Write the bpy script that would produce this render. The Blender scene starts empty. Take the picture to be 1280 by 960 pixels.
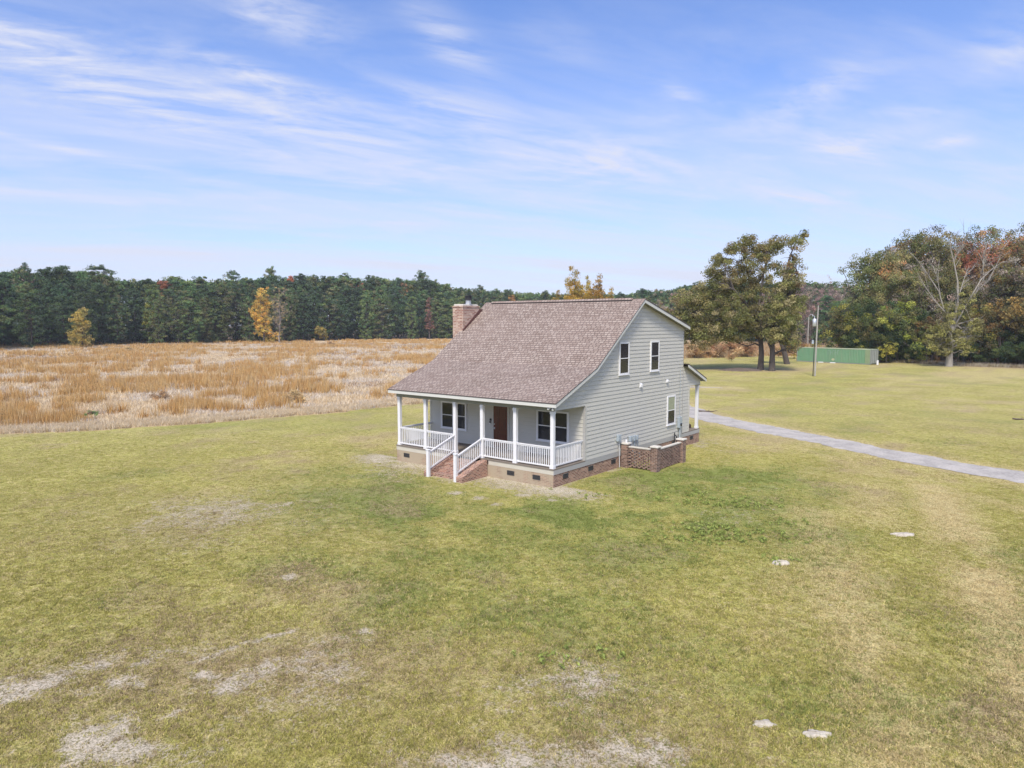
import bpy, math, random
import numpy as np
from mathutils import Matrix, Vector

SC = bpy.context.scene
COL = SC.collection
RNG = np.random.default_rng(11)

# ------------------------------------------------------------------ camera solve
CAM = np.array([16.4744, -23.4707, 6.8686]); YAW, PITCH, FPX = .6726, -.0865, 865.46
cp, sp = math.cos(PITCH), math.sin(PITCH); cy_, sy_ = math.cos(YAW), math.sin(YAW)
FW = np.array([-sy_*cp, cy_*cp, sp]); RT = np.array([cy_, sy_, 0.]); UP = np.cross(RT, FW)

def G(u, v, z=0.):
    """pixel of the 1280x960 photo -> point on the ground"""
    r = FW*FPX + RT*(u-640) - UP*(v-480)
    t = (z-CAM[2])/r[2]
    return CAM + t*r

def at(u, dist, z=0.):
    """column u of the photo at a horizontal depth -> ground position"""
    p = CAM[:2] + np.array([-sy_, cy_])*dist + RT[:2]*((u-640)/FPX*dist)
    return np.array([p[0], p[1], z])

# ------------------------------------------------------------------ helpers
def tag(o, label=None, cat=None, group=None, kind=None):
    if label: o['label'] = label
    if cat: o['category'] = cat
    if group: o['group'] = group
    if kind: o['kind'] = kind
    return o

def empty(name, loc=(0, 0, 0), rz=0., **k):
    o = bpy.data.objects.new(name, None); COL.objects.link(o)
    o.location = loc; o.rotation_euler = (0, 0, rz); o.empty_display_size = .3
    return tag(o, **k)

def link(name, me, parent=None, **k):
    o = bpy.data.objects.new(name, me); COL.objects.link(o)
    if parent: o.parent = parent
    return tag(o, **k)

def copy_tree(o, parent=None):
    c = o.copy(); COL.objects.link(c); c.parent = parent
    for ch in list(o.children): copy_tree(ch, c)
    return c

class MB:
    def __init__(s): s.v = []; s.f = []; s.m = []; s.uv = []; s.smooth = []
    def face(s, pts, mi=0, uv=None, sm=False):
        b = len(s.v); s.v += [tuple(map(float, p)) for p in pts]
        s.f.append(list(range(b, b+len(pts)))); s.m.append(mi); s.uv.append(uv); s.smooth.append(sm)
    def box(s, x0, x1, y0, y1, z0, z1, mi=0):
        P = [(x0,y0,z0),(x1,y0,z0),(x1,y1,z0),(x0,y1,z0),(x0,y0,z1),(x1,y0,z1),(x1,y1,z1),(x0,y1,z1)]
        for q in ((0,3,2,1),(4,5,6,7),(0,1,5,4),(1,2,6,5),(2,3,7,6),(3,0,4,7)):
            s.face([P[i] for i in q], mi)
    def bbox(s, x0, x1, y0, y1, z0, z1, b=.01, mi=0):
        """box with chamfered vertical and top edges"""
        ring = lambda d, z: [(x0+d,y0+b,z) if 0 else None]
        def oct_(d, z):
            X0, X1, Y0, Y1 = x0+d, x1-d, y0+d, y1-d; e = b
            return [(X0+e,Y0,z),(X1-e,Y0,z),(X1,Y0+e,z),(X1,Y1-e,z),(X1-e,Y1,z),(X0+e,Y1,z),(X0,Y1-e,z),(X0,Y0+e,z)]
        A, B, C_ = oct_(0, z0), oct_(0, z1-b), oct_(b, z1)
        for L, M in ((A, B), (B, C_)):
            for i in range(8): s.face([L[i], L[(i+1)%8], M[(i+1)%8], M[i]], mi)
        s.face(C_, mi); s.face(A[::-1], mi)
    def beam(s, p, q, w, h, mi=0, up=(0, 0, 1)):
        p, q = np.array(p, float), np.array(q, float); d = q-p; d /= np.linalg.norm(d)
        a = np.cross(d, up); a /= np.linalg.norm(a); b = np.cross(a, d)
        c = [(-1,-1),(1,-1),(1,1),(-1,1)]
        A = [p+a*w/2*i+b*h/2*j for i, j in c]; B = [q+a*w/2*i+b*h/2*j for i, j in c]
        s.face(A, mi); s.face(B[::-1], mi)
        for i in range(4): s.face([A[i], B[i], B[(i+1)%4], A[(i+1)%4]], mi)
    def tube(s, path, rad, n=8, mi=0, cap=True, sm=True):
        path = [np.array(p, float) for p in path]
        rings = []
        for i, p in enumerate(path):
            d = path[min(i+1, len(path)-1)]-path[max(i-1, 0)]; d = d/(np.linalg.norm(d)+1e-9)
            a = np.cross(d, (0, 0, 1)) if abs(d[2]) < .95 else np.cross(d, (1, 0, 0))
            a /= np.linalg.norm(a); b = np.cross(d, a)
            rings.append([p+rad[i]*(math.cos(t)*a+math.sin(t)*b) for t in [2*math.pi*k/n for k in range(n)]])
        b0 = len(s.v)
        for r in rings: s.v += [tuple(q) for q in r]
        for i in range(len(path)-1):
            for k in range(n):
                a0 = b0+i*n; s.f.append([a0+k, a0+(k+1)%n, a0+n+(k+1)%n, a0+n+k]); s.m.append(mi); s.uv.append(None); s.smooth.append(sm)
        if cap: s.face(rings[-1], mi); s.face(rings[0][::-1], mi)
    def prism(s, poly, axis, c0, c1, mi=0):
        """poly of 2D points extruded along axis ('x': points are (y,z); 'y': (x,z); 'z': (x,y))"""
        def P(a, b, c): return {'x': (c, a, b), 'y': (a, c, b), 'z': (a, b, c)}[axis]
        A = [P(a, b, c0) for a, b in poly]; B = [P(a, b, c1) for a, b in poly]
        s.face(A, mi); s.face(B[::-1], mi)
        for i in range(len(poly)): j = (i+1) % len(poly); s.face([A[i], B[i], B[j], A[j]], mi)
    def mesh(s, name, mats):
        me = bpy.data.meshes.new(name); me.from_pydata(s.v, [], s.f)
        for m in (mats if isinstance(mats, (list, tuple)) else [mats]): me.materials.append(m)
        me.polygons.foreach_set('material_index', s.m)
        me.polygons.foreach_set('use_smooth', s.smooth)
        if any(u is not None for u in s.uv):
            l = me.uv_layers.new(name='UVMap'); k = 0
            for f, u in zip(s.f, s.uv):
                for i in range(len(f)):
                    l.data[k].uv = u[i] if u is not None else (0, 0); k += 1
        me.update(); return me
    def build(s, name, mats, parent=None, **k): return link(name, s.mesh(name, mats), parent, **k)

def fast_mesh(name, V, n, cols=None, mats=None, smooth=False):
    """V: (N*n,3) vertices, every n make one face; cols per vertex"""
    me = bpy.data.meshes.new(name); N = len(V)
    me.vertices.add(N); me.vertices.foreach_set('co', np.asarray(V, np.float32).ravel())
    me.loops.add(N); me.loops.foreach_set('vertex_index', np.arange(N, dtype=np.int32))
    me.polygons.add(N//n); me.polygons.foreach_set('loop_start', np.arange(0, N, n, dtype=np.int32))
    me.polygons.foreach_set('loop_total', np.full(N//n, n, np.int32))
    if cols is not None:
        a = me.color_attributes.new('Col', 'FLOAT_COLOR', 'POINT')
        c = np.ones((N, 4), np.float32); c[:, :cols.shape[1]] = cols; a.data.foreach_set('color', c.ravel())
    for m in (mats or []): me.materials.append(m)
    me.update(calc_edges=True); return me

# ------------------------------------------------------------------ numpy noise
def _h(ix, iy, s):
    n = (ix.astype(np.int64)*374761393 + iy.astype(np.int64)*668265263 + s*974634777) & 0x7fffffff
    n = ((n ^ (n >> 13))*1274126177) & 0x7fffffff
    return ((n ^ (n >> 16)) & 0xffff)/65535.
def vnoise(x, y, s=0):
    ix, iy = np.floor(x), np.floor(y); fx, fy = x-ix, y-iy
    fx = fx*fx*(3-2*fx); fy = fy*fy*(3-2*fy)
    a, b, c, d = _h(ix, iy, s), _h(ix+1, iy, s), _h(ix, iy+1, s), _h(ix+1, iy+1, s)
    return (a*(1-fx)+b*fx)*(1-fy)+(c*(1-fx)+d*fx)*fy
def fbm(x, y, sc=1., o=4, s=0):
    r = 0; a = .5; t = 0
    for i in range(o): r = r+a*vnoise(x/sc+17.3*i, y/sc-9.1*i, s+i); t += a; a *= .55; sc *= .5
    return r/t
def ss(a, b, x): t = np.clip((x-a)/(b-a), 0, 1); return t*t*(3-2*t)

# ------------------------------------------------------------------ materials
def new_mat(name):
    m = bpy.data.materials.new(name); m.use_nodes = True; nt = m.node_tree
    return m, nt, nt.nodes, nt.links, nt.nodes['Principled BSDF']
def N(nt, t, **k):
    n = nt.nodes.new(t)
    for a, b in k.items():
        if a in ('operation', 'blend_type', 'data_type', 'noise_dimensions', 'attribute_name', 'interpolation', 'feature', 'sky_type', 'distance'): setattr(n, a, b)
        else: n.inputs[a.replace('_', ' ')].default_value = b
    return n
def mix(nt, fac, a, b, mode='MIX'):
    n = nt.nodes.new('ShaderNodeMix'); n.data_type = 'RGBA'; n.blend_type = mode
    for i, x in ((0, fac), (6, a), (7, b)):
        if hasattr(x, 'is_linked') or isinstance(x, bpy.types.NodeSocket): nt.links.new(x, n.inputs[i])
        elif i == 0: n.inputs[0].default_value = x
        else: n.inputs[i].default_value = (*x, 1)
    return n.outputs[2]
def ramp(nt, f, stops):
    n = nt.nodes.new('ShaderNodeValToRGB'); e = n.color_ramp.elements
    while len(e) < len(stops): e.new(.5)
    for i, (p, c) in enumerate(stops): e[i].position = p; e[i].color = (*c, 1) if hasattr(c, '__len__') else (c, c, c, 1)
    nt.links.new(f, n.inputs[0]); return n.outputs[0]
def noise(nt, vec, scale, detail=4, rough=.6):
    n = N(nt, 'ShaderNodeTexNoise', Scale=scale, Detail=detail, Roughness=rough)
    if vec is not None: nt.links.new(vec, n.inputs['Vector'])
    return n.outputs[0]
def math_(nt, op, a, b=None, c=None):
    n = nt.nodes.new('ShaderNodeMath'); n.operation = op
    for i, x in enumerate((a, b, c)):
        if x is None: continue
        if isinstance(x, bpy.types.NodeSocket): nt.links.new(x, n.inputs[i])
        else: n.inputs[i].default_value = x
    return n.outputs[0]
def bump(nt, h, strength=.4, dist=.01):
    n = nt.nodes.new('ShaderNodeBump'); n.inputs['Strength'].default_value = strength; n.inputs['Distance'].default_value = dist
    nt.links.new(h, n.inputs['Height']); return n.outputs[0]
def objco(nt): return nt.nodes.new('ShaderNodeTexCoord').outputs['Object']

def plain(name, col, rough=.6, var=.12, scale=3., metal=0., bmp=0.):
    m, nt, ns, ln, bs = new_mat(name); co = objco(nt)
    f = noise(nt, co, scale, 6, .65)
    c = mix(nt, f, tuple(x*(1-var) for x in col), tuple(min(1, x*(1+var)) for x in col))
    ln.new(c, bs.inputs['Base Color']); bs.inputs['Roughness'].default_value = rough; bs.inputs['Metallic'].default_value = metal
    if bmp: ln.new(bump(nt, noise(nt, co, scale*12, 3), bmp, .004), bs.inputs['Normal'])
    return m

def brick(name, c1, c2, mortar, bw=.2, bh=.067, ms=.008, stain=None, rowvar=True, vertical=False):
    m, nt, ns, ln, bs = new_mat(name)
    co = objco(nt); sx = nt.nodes.new('ShaderNodeSeparateXYZ'); ln.new(co, sx.inputs[0])
    ge = nt.nodes.new('ShaderNodeNewGeometry'); sn = nt.nodes.new('ShaderNodeSeparateXYZ'); ln.new(ge.outputs['True Normal'], sn.inputs[0])
    flat = math_(nt, 'GREATER_THAN', math_(nt, 'ABSOLUTE', sn.outputs[2]), .6)
    s1 = math_(nt, 'ADD', sx.outputs[0], sx.outputs[1])
    cv = nt.nodes.new('ShaderNodeCombineXYZ'); ln.new(s1, cv.inputs[0]); ln.new(sx.outputs[2], cv.inputs[1])
    ch = nt.nodes.new('ShaderNodeCombineXYZ'); ln.new(sx.outputs[0], ch.inputs[1]); ln.new(sx.outputs[1], ch.inputs[0])
    vm = nt.nodes.new('ShaderNodeMix'); vm.data_type = 'VECTOR'; ln.new(flat, vm.inputs[0]); ln.new(cv.outputs[0], vm.inputs[4]); ln.new(ch.outputs[0], vm.inputs[5])
    b = N(nt, 'ShaderNodeTexBrick', Scale=1., Mortar_Size=ms, Brick_Width=bw, Row_Height=bh, Mortar_Smooth=.2, Bias=-.1)
    b.inputs['Color1'].default_value = (*c1, 1); b.inputs['Color2'].default_value = (*c2, 1); b.inputs['Mortar'].default_value = (*mortar, 1)
    ln.new(vm.outputs[1], b.inputs['Vector'])
    nv = noise(nt, vm.outputs[1], 9, 5, .7)
    c = mix(nt, .55, b.outputs[0], ramp(nt, nv, [(.25, .35), (.5, .5), (.75, .72)]), 'OVERLAY')
    if stain:
        # dust splashed on the front face of the wall
        fr = math_(nt, 'LESS_THAN', sn.outputs[1], -.5)
        lv = noise(nt, co, 1.1, 5, .6)
        k = math_(nt, 'MULTIPLY', fr, ramp(nt, lv, [(.36, .35), (.55, .93)]))
        c = mix(nt, k, c, stain)
    ln.new(c, bs.inputs['Base Color']); bs.inputs['Roughness'].default_value = .85
    ln.new(bump(nt, b.outputs[1], -.6, .006), bs.inputs['Normal'])
    return m

M = {}
M['siding'] = plain('painted_siding', (.50, .485, .43), .55, .05, 1.5)
M['siding_shade'] = M['siding']
M['trim_light'] = plain('light_trim_paint', (.56, .56, .52), .5, .06, 2)
M['trim_tan'] = plain('tan_trim_paint', (.50, .47, .39), .6, .12, 1.5)  # tan for the front skirt boards, the side ones are grey
M['trim_grey'] = plain('grey_trim_paint', (.36, .355, .34), .6, .08, 2)
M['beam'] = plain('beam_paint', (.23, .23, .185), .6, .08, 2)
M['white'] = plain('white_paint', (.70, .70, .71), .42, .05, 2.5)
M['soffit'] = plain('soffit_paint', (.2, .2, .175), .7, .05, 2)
M['glass'] = plain('dark_window_glass', (.018, .021, .028), .06, .3, .7)
M['pale_pane'] = plain('pale_window_pane', (.30, .33, .24), .25, .1, 4)  # even pale grey-green for the upper pane of the lower gable window
M['door'] = None
M['doorframe'] = plain('door_frame_paint', (.5, .49, .44), .5, .05)
M['metal'] = plain('grey_metal', (.40, .46, .50), .4, .1, 6, .3)
M['galv'] = plain('galvanised_metal', (.5, .52, .54), .4, .12, 8, .5)
M['black'] = plain('black_metal', (.02, .02, .022), .5, .2, 4)
M['ventdark'] = plain('vent_grille', (.06, .06, .06), .7, .25, 20)
M['concrete'] = plain('concrete', (.55, .52, .46), .85, .18, 5, 0, .4)
M['deckfloor'] = plain('porch_floor', (.18, .15, .12), .8, .2, 1.3, 0, .2)
M['pvc'] = plain('pale_conduit', (.55, .55, .55), .5, .05)
M['flash'] = plain('brown_flashing', (.10, .045, .04), .45, .15, 6)
M['brick'] = brick('foundation_brick', (.16, .065, .04), (.36, .20, .13), (.42, .37, .29), stain=(.36, .30, .21))
M['stepbrick'] = brick('step_brick', (.14, .05, .035), (.40, .19, .125), (.42, .34, .27), ms=.011)
M['chimbrick'] = brick('chimney_brick', (.25, .11, .075), (.52, .38, .29), (.44, .38, .33), bw=.23, bh=.085, ms=.012)
M['screenbrick'] = brick('screen_brick', (.09, .04, .028), (.30, .18, .13), (.30, .26, .22))
M['wood_pole'] = plain('weathered_pole', (.33, .31, .28), .85, .25, 3)
M['stick'] = plain('dead_wood', (.12, .09, .07), .9, .3, 9)

m, nt, ns, ln, bs = new_mat('stained_door'); co = objco(nt)
mp = N(nt, 'ShaderNodeMapping'); mp.inputs['Scale'].default_value = (14, 14, .8); ln.new(co, mp.inputs[0])
ln.new(ramp(nt, noise(nt, mp.outputs[0], 1.5, 5), [(.3, (.045, .012, .008)), (.7, (.14, .035, .018))]), bs.inputs['Base Color']); bs.inputs['Roughness'].default_value = .3
M['door'] = m

# shingles: courses along the slope, tabs of many tints
m, nt, ns, ln, bs = new_mat('roof_shingles')
uv = nt.nodes.new('ShaderNodeTexCoord').outputs['UV']
b = N(nt, 'ShaderNodeTexBrick', Scale=1., Mortar_Size=.022, Brick_Width=.26, Row_Height=.15, Mortar_Smooth=.4, Bias=0.)
b.inputs['Color1'].default_value = (.22, .163, .132, 1); b.inputs['Color2'].default_value = (.345, .282, .238, 1); b.inputs['Mortar'].default_value = (.085, .06, .05, 1)
b.offset_frequency = 2; b.offset = .37; b.squash = .7; b.squash_frequency = 3
ln.new(uv, b.inputs['Vector'])
gr = noise(nt, uv, 45, 3, .7)
c = mix(nt, .45, b.outputs[0], ramp(nt, gr, [(.3, .3), (.7, .72)]), 'OVERLAY')
lg = noise(nt, uv, .55, 3, .6)
c = mix(nt, ramp(nt, lg, [(.35, 0.), (.7, .25)]), c, (.34, .265, .23))
ln.new(c, bs.inputs['Base Color']); bs.inputs['Roughness'].default_value = .92
h = math_(nt, 'ADD', math_(nt, 'MULTIPLY', b.outputs[1], -1.), math_(nt, 'MULTIPLY', gr, .35))
ln.new(bump(nt, h, .7, .012), bs.inputs['Normal'])
M['shingle'] = m
M['shingle_edge'] = plain('shingle_edge', (.09, .075, .07), .9, .2, 9)

# foliage: colour from the clump attribute, thin leaves let light through
def leaf_mat(name, trans=.3):
    m, nt, ns, ln, bs = new_mat(name)
    a = N(nt, 'ShaderNodeAttribute'); a.attribute_name = 'Col'
    oi = nt.nodes.new('ShaderNodeObjectInfo')
    hs = nt.nodes.new('ShaderNodeHueSaturation'); ln.new(a.outputs[0], hs.inputs['Color'])
    ln.new(math_(nt, 'MULTIPLY_ADD', oi.outputs['Random'], .035, .4825), hs.inputs['Hue'])
    ln.new(math_(nt, 'MULTIPLY_ADD', oi.outputs['Random'], .5, 1.05), hs.inputs['Value'])
    ln.new(hs.outputs[0], bs.inputs['Base Color']); bs.inputs['Roughness'].default_value = .75
    bs.inputs['Specular IOR Level'].default_value = .2
    t = nt.nodes.new('ShaderNodeBsdfTranslucent'); ln.new(hs.outputs[0], t.inputs[0])
    ms = nt.nodes.new('ShaderNodeMixShader'); ms.inputs[0].default_value = trans
    ln.new(bs.outputs[0], ms.inputs[1]); ln.new(t.outputs[0], ms.inputs[2]); ln.new(ms.outputs[0], ns['Material Output'].inputs[0])
    return m
M['leaf'] = leaf_mat('tree_foliage', .4); M['needle'] = leaf_mat('pine_needles', .15)
def grassmat(name, trans):
    m, nt, ns, ln, bs = new_mat(name)
    a = N(nt, 'ShaderNodeAttribute'); a.attribute_name = 'Col'
    ln.new(a.outputs[0], bs.inputs['Base Color']); bs.inputs['Roughness'].default_value = .8; bs.inputs['Specular IOR Level'].default_value = .15
    t = nt.nodes.new('ShaderNodeBsdfTranslucent'); ln.new(a.outputs[0], t.inputs[0])
    ms = nt.nodes.new('ShaderNodeMixShader'); ms.inputs[0].default_value = trans
    ln.new(bs.outputs[0], ms.inputs[1]); ln.new(t.outputs[0], ms.inputs[2]); ln.new(ms.outputs[0], ns['Material Output'].inputs[0])
    return m
M['grass'] = grassmat('grass_blades', .25)
M['bark'] = plain('dark_bark', (.085, .07, .06), .95, .35, 4, 0, .5)
M['palebark'] = plain('pale_bare_bark', (.28, .255, .22), .8, .25, 2)
M['greybark'] = plain('grey_bark', (.26, .23, .20), .9, .3, 3)

# ------------------------------------------------------------------ ground
LAWN = np.array([(-50,-35),(-40,-18),(-35.2,-9.9),(-32.7,-6.3),(-29.8,.1),(-27.8,8.5),(-26.8,14.9),(-28,40),(-36,80),(-43.7,108),
                 (-38.5,114),(-33.6,128),(-27,131),(-14,121),(-6,118.5),(3,114),(11.6,113),(30,104),(60,92),(110,75),(150,0),(90,-90),(-20,-90)], float)
def poly_sd(x, y, P):
    inside = np.zeros(x.shape, bool); d = np.full(x.shape, 1e9)
    for i in range(len(P)):
        (x0, y0), (x1, y1) = P[i], P[(i+1) % len(P)]
        c = ((y0 > y) != (y1 > y)) & (x < (x1-x0)*(y-y0)/(y1-y0+1e-12)+x0); inside ^= c
        dx, dy = x1-x0, y1-y0; t = np.clip(((x-x0)*dx+(y-y0)*dy)/(dx*dx+dy*dy), 0, 1)
        d = np.minimum(d, np.hypot(x-x0-t*dx, y-y0-t*dy))
    return np.where(inside, d, -d)
def line_d(x, y, P):
    d = np.full(x.shape, 1e9)
    for (x0, y0), (x1, y1) in zip(P[:-1], P[1:]):
        dx, dy = x1-x0, y1-y0; t = np.clip(((x-x0)*dx+(y-y0)*dy)/(dx*dx+dy*dy), 0, 1)
        d = np.minimum(d, np.hypot(x-x0-t*dx, y-y0-t*dy))
    return d
DRIVE = [(70,-12),(45,-1),(28,8.2),(21.5,11.6),(15.4,14.75),(9.1,17.55),(4.1,20.7),(-2.0,24.1),(-6,27.4),(-10.5,32.5),(-14.8,38.5),(-16.6,44),(-15.5,47.6),(-12.0,48.8)]

def blobs(x, y, L):
    """sum of soft spots: (u, v, radius along view-right, radius along view-depth, strength)"""
    r = 0
    for u, v, ra, rb, s in L:
        g = G(u, v); dx, dy = x-g[0], y-g[1]
        a = dx*RT[0]+dy*RT[1]; b = -dx*sy_+dy*cy_
        r = r+s*np.exp(-((a/ra)**2+(b/rb)**2))
    return r
def zones(x, y):
    """R sand, G straw, B lush green, A brown litter/thatch"""
    n1 = fbm(x, y, 1.6, 5, 3); n2 = fbm(x, y, .5, 4, 9); n3 = fbm(x, y, 9., 4, 21); n4 = fbm(x, y, 3.2, 4, 33)
    dh = poly_sd(x, y, np.array([(-9.66,0),(0,0),(0,14.8),(-9.66,14.8)]))          # negative outside
    # sand
    s = blobs(x, y, [(60,905,3.8,1.8,.50),(215,875,2.8,1.3,.42),(130,850,3,1,.3),(20,880,1.6,1,.5),(120,930,2.5,.8,.6),(265,640,4.4,2.8,.52),(335,625,1.8,1.8,.4),(225,690,3,1.2,.2),
                     (740,850,1.7,1.2,.62),(700,870,1.2,.8,.4),(590,940,1.3,.8,.62),(640,950,1.2,.5,.5),(815,925,1.5,.9,.66),(870,950,1.3,.6,.5),(560,880,1.2,.6,.3),(470,805,1.3,.8,.42),(440,830,1,.7,.4),(340,800,1.6,.5,.5),(350,830,1.2,.5,.5),(190,830,1.4,.6,.5),(700,740,2.2,.9,.16),(980,760,2.6,1,.22),
                     (860,560,3.5,1.6,.30),(880,650,1.6,1.0,.34),(960,640,2,1,.30),(930,610,1.8,.8,.32),(500,590,3.0,1.5,.55),(880,555,2.2,1.6,.62),(230,840,1.6,.8,.3)])
    s = s*ss(.36, .66, n1*.5+n2*.5)*1.25
    # sand strip along the front of the porch and round the steps
    wf = np.where((x > -13) & (y < 1.5), ss(2.4, .5, np.hypot(np.maximum(0, np.maximum(-10.2-x, x-.2))*.8, np.maximum(-y, 0))+1.9*(n1-.5)), 0)*(y < .6)
    s = np.maximum(s, wf*ss(.22, .46, n2*.5+n1*.5)*1.0)
    s = np.maximum(s, ss(-.55, -.1, dh)*ss(.35, .6, n1)*(dh < 0)*.8)
    fl = G(245, 826); fr_ = G(365, 788); d = line_d(x, y, [tuple(fl[:2]), tuple(G(300, 806)[:2]), tuple(fr_[:2])])
    s = np.maximum(s, ss(.24, .06, d+.25*(n2-.45))*ss(.3, .48, n2)*1.0)
    for (u, v, r) in ((361,720,.35),(338,833,.42),(455,790,.3),(745,838,.3),(740,850,.33),(625,600,.35),(600,622,.4),(570,616,.5),(655,618,.45),(690,625,.3),(620,630,.3)):
        g = G(u, v); d = np.hypot((x-g[0]), (y-g[1])); s = np.maximum(s, ss(r, r*.35, d+.5*r*(n2-.5)*2)*.9)
    sand = np.clip(s, 0, 1)
    # straw: mown strips running away on the right, plus broad dry noise
    st = .55*ss(.42, .68, n3)*ss(.3, .7, n4)
    for P, w, k in (([(1010,640),(1050,720),(1100,860),(1130,960)], 1.0, .85), ([(1165,610),(1230,720),(1290,860)], 1.0, 1.1), ([(1075,575),(1095,650)], 1.2, .6), ([(1010,640),(985,720),(960,800)], .7, .4),
                    ([(900,545),(1000,560),(1100,590),(1290,640)], .5, .6)):
        L = [tuple(G(*p)[:2]) for p in P]; d = line_d(x, y, L)
        st = np.maximum(st, k*ss(w*1.6, w*.1, d+.9*(n1-.5))*ss(.1, .5, n1))
    dd = line_d(x, y, DRIVE); st = np.maximum(st, .75*ss(3.0, 1.3, dd+1.2*(n1-.5)))
    far = np.hypot(x-CAM[0], y-CAM[1]); st = np.maximum(st, .6*ss(.5, .66, fbm(x, y*.35, 7., 4, 55))*ss(45, 70, far))
    st = np.clip(st, 0, 1)
    # lush
    lu = blobs(x, y, [(560,645,7,2.4,1.1),(450,615,3.4,1.8,.9),(430,590,2.6,1.8,.6),(830,600,4,2.6,1.0),(910,590,3.4,2.6,.9),(760,645,6,2.6,1.0),(690,690,5,2.2,.6),(620,760,3,1.6,.45),(860,650,2.2,1.4,.5),(920,690,2,1,.45),
                      (560,700,2.0,1.2,.5),(1120,860,1.6,1.6,.45),(1080,760,2,2,.35),(370,530,16,4,.30),(900,860,2,1,.2),(820,700,3,1.6,.4)])
    lu = np.clip((lu*(.55+.45*ss(.35, .6, n3))+.34*ss(.54, .70, fbm(x, y, 6., 4, 64)))*ss(.25, .6, n1*.5+n4*.5)*1.25, 0, 1)
    # brown thatch / litter
    br = .66*ss(.49, .67, n4*.5+n1*.5)*(.5+.5*ss(.35, .6, n3))
    br = br+blobs(x, y, [(330,830,4,1.8,.45),(120,860,4,2,.5),(250,650,5,3,.35),(450,820,2.5,1.4,.4),(740,860,2.4,1.8,.4),(820,930,2.4,1,.4),(700,560,3,1,.3),(1220,530,8,6,.15)])
    ok = blobs(x, y, [(925,461,9.5,3.2,1.3),(965,463,5.5,3.0,1.)]); br = np.maximum(br, np.clip(ok, 0, 1)*ss(.2, .5, n1*.5+n4*.5+.1)*1.2)
    dw = line_d(x, y, [(3,114),(11.6,113),(30,104),(60,92)]); br = np.maximum(br, ss(7.5, 3, dw+3*(n4-.5)))
    return np.clip(sand, 0, 1), st, lu, np.clip(br, 0, 1)

def axis(lo, a, b, hi, fine, g=1.14):
    c = list(np.arange(a, b+1e-6, fine)); s = fine; v = b
    while v < hi: s *= g; v += s; c.append(v)
    s = fine; v = a; pre = []
    while v > lo: s *= g; v -= s; pre.append(v)
    return np.array(pre[::-1]+c)
xs = axis(-2500, -36, 34, 2500, .17, 1.07); ys = axis(-400, -21.5, 40, 3000, .17, 1.07)
XX, YY = np.meshgrid(xs, ys); ZZ = (fbm(XX, YY, 1.2, 3, 70)-.5)*.05*ss(300, 100, np.hypot(XX-CAM[0], YY-CAM[1]))
nx, ny = len(xs), len(ys)
me = bpy.data.meshes.new('ground'); Vv = np.stack([XX.ravel(), YY.ravel(), ZZ.ravel()-.015], 1).astype(np.float32)
I = np.arange(nx*ny).reshape(ny, nx); Q = np.stack([I[:-1, :-1], I[:-1, 1:], I[1:, 1:], I[1:, :-1]], -1).reshape(-1, 4).astype(np.int32)
me.vertices.add(len(Vv)); me.vertices.foreach_set('co', Vv.ravel()); me.loops.add(Q.size); me.loops.foreach_set('vertex_index', Q.ravel())
me.polygons.add(len(Q)); me.polygons.foreach_set('loop_start', np.arange(0, Q.size, 4, dtype=np.int32)); me.polygons.foreach_set('loop_total', np.full(len(Q), 4, np.int32))
me.polygons.foreach_set('use_smooth', np.ones(len(Q), bool)); me.update(calc_edges=True)
zR, zG, zB, zA = zones(XX.ravel(), YY.ravel()); SD = poly_sd(XX.ravel(), YY.ravel(), LAWN)
a = me.color_attributes.new('Zone', 'FLOAT_COLOR', 'POINT'); a.data.foreach_set('color', np.stack([zR, zG, zB, zA], 1).astype(np.float32).ravel())
fieldm = ss(.3, -.3, SD+1.4*(fbm(XX.ravel(), YY.ravel(), 1.3, 3, 15)-.35))
woodm = ss(0, 1, (XX.ravel()*.25+YY.ravel()*.1+4.-9.))*0
# ground below the wood on the right is litter, the rest outside the lawn is straw
depth_ = -(XX.ravel()-CAM[0])*sy_+(YY.ravel()-CAM[1])*cy_; col_ = 640+FPX*((XX.ravel()-CAM[0])*RT[0]+(YY.ravel()-CAM[1])*RT[1])/np.maximum(depth_, 1.)
edge_ = np.interp(col_, [-90, 0, 150, 300, 430, 560, 700, 860, 960, 1060], [157, 189, 222, 256, 297, 327, 327, 297, 218, 212])
wood = (((XX.ravel() > -22) & (SD < 0) & (YY.ravel() > 60)) | ((depth_ > edge_) & (SD < 0)) | (depth_ < -60)).astype(np.float32)
a = me.color_attributes.new('Area', 'FLOAT_COLOR', 'POINT'); a.data.foreach_set('color', np.stack([fieldm, wood, 0*wood, 0*wood+1], 1).astype(np.float32).ravel())

GRN1, GRN2, STRAW, LUSH, SAND, BROWN = (.31,.285,.078), (.412,.382,.108), (.56,.45,.235), (.195,.24,.06), (.45,.385,.29), (.365,.28,.17)
m, nt, ns, ln, bs = new_mat('ground_surface')
co = objco(nt)
zt = N(nt, 'ShaderNodeAttribute'); zt.attribute_name = 'Zone'; sz = nt.nodes.new('ShaderNodeSeparateColor'); ln.new(zt.outputs[0], sz.inputs[0])
ar = N(nt, 'ShaderNodeAttribute'); ar.attribute_name = 'Area'; sa = nt.nodes.new('ShaderNodeSeparateColor'); ln.new(ar.outputs[0], sa.inputs[0])
nf = noise(nt, co, 22, 6, .75); nm = noise(nt, co, 3.0, 6, .7); nl = noise(nt, co, .28, 5, .6); nvf = noise(nt, co, 70, 3, .7)
base = mix(nt, ramp(nt, nl, [(.38, 0.), (.62, 1.)]), GRN1, GRN2)
base = mix(nt, ramp(nt, nm, [(.48, 0.), (.66, .65)]), base, STRAW)
base = mix(nt, ramp(nt, nm, [(.36, .8), (.48, 0.)]), base, (.24, .24, .075))
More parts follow.
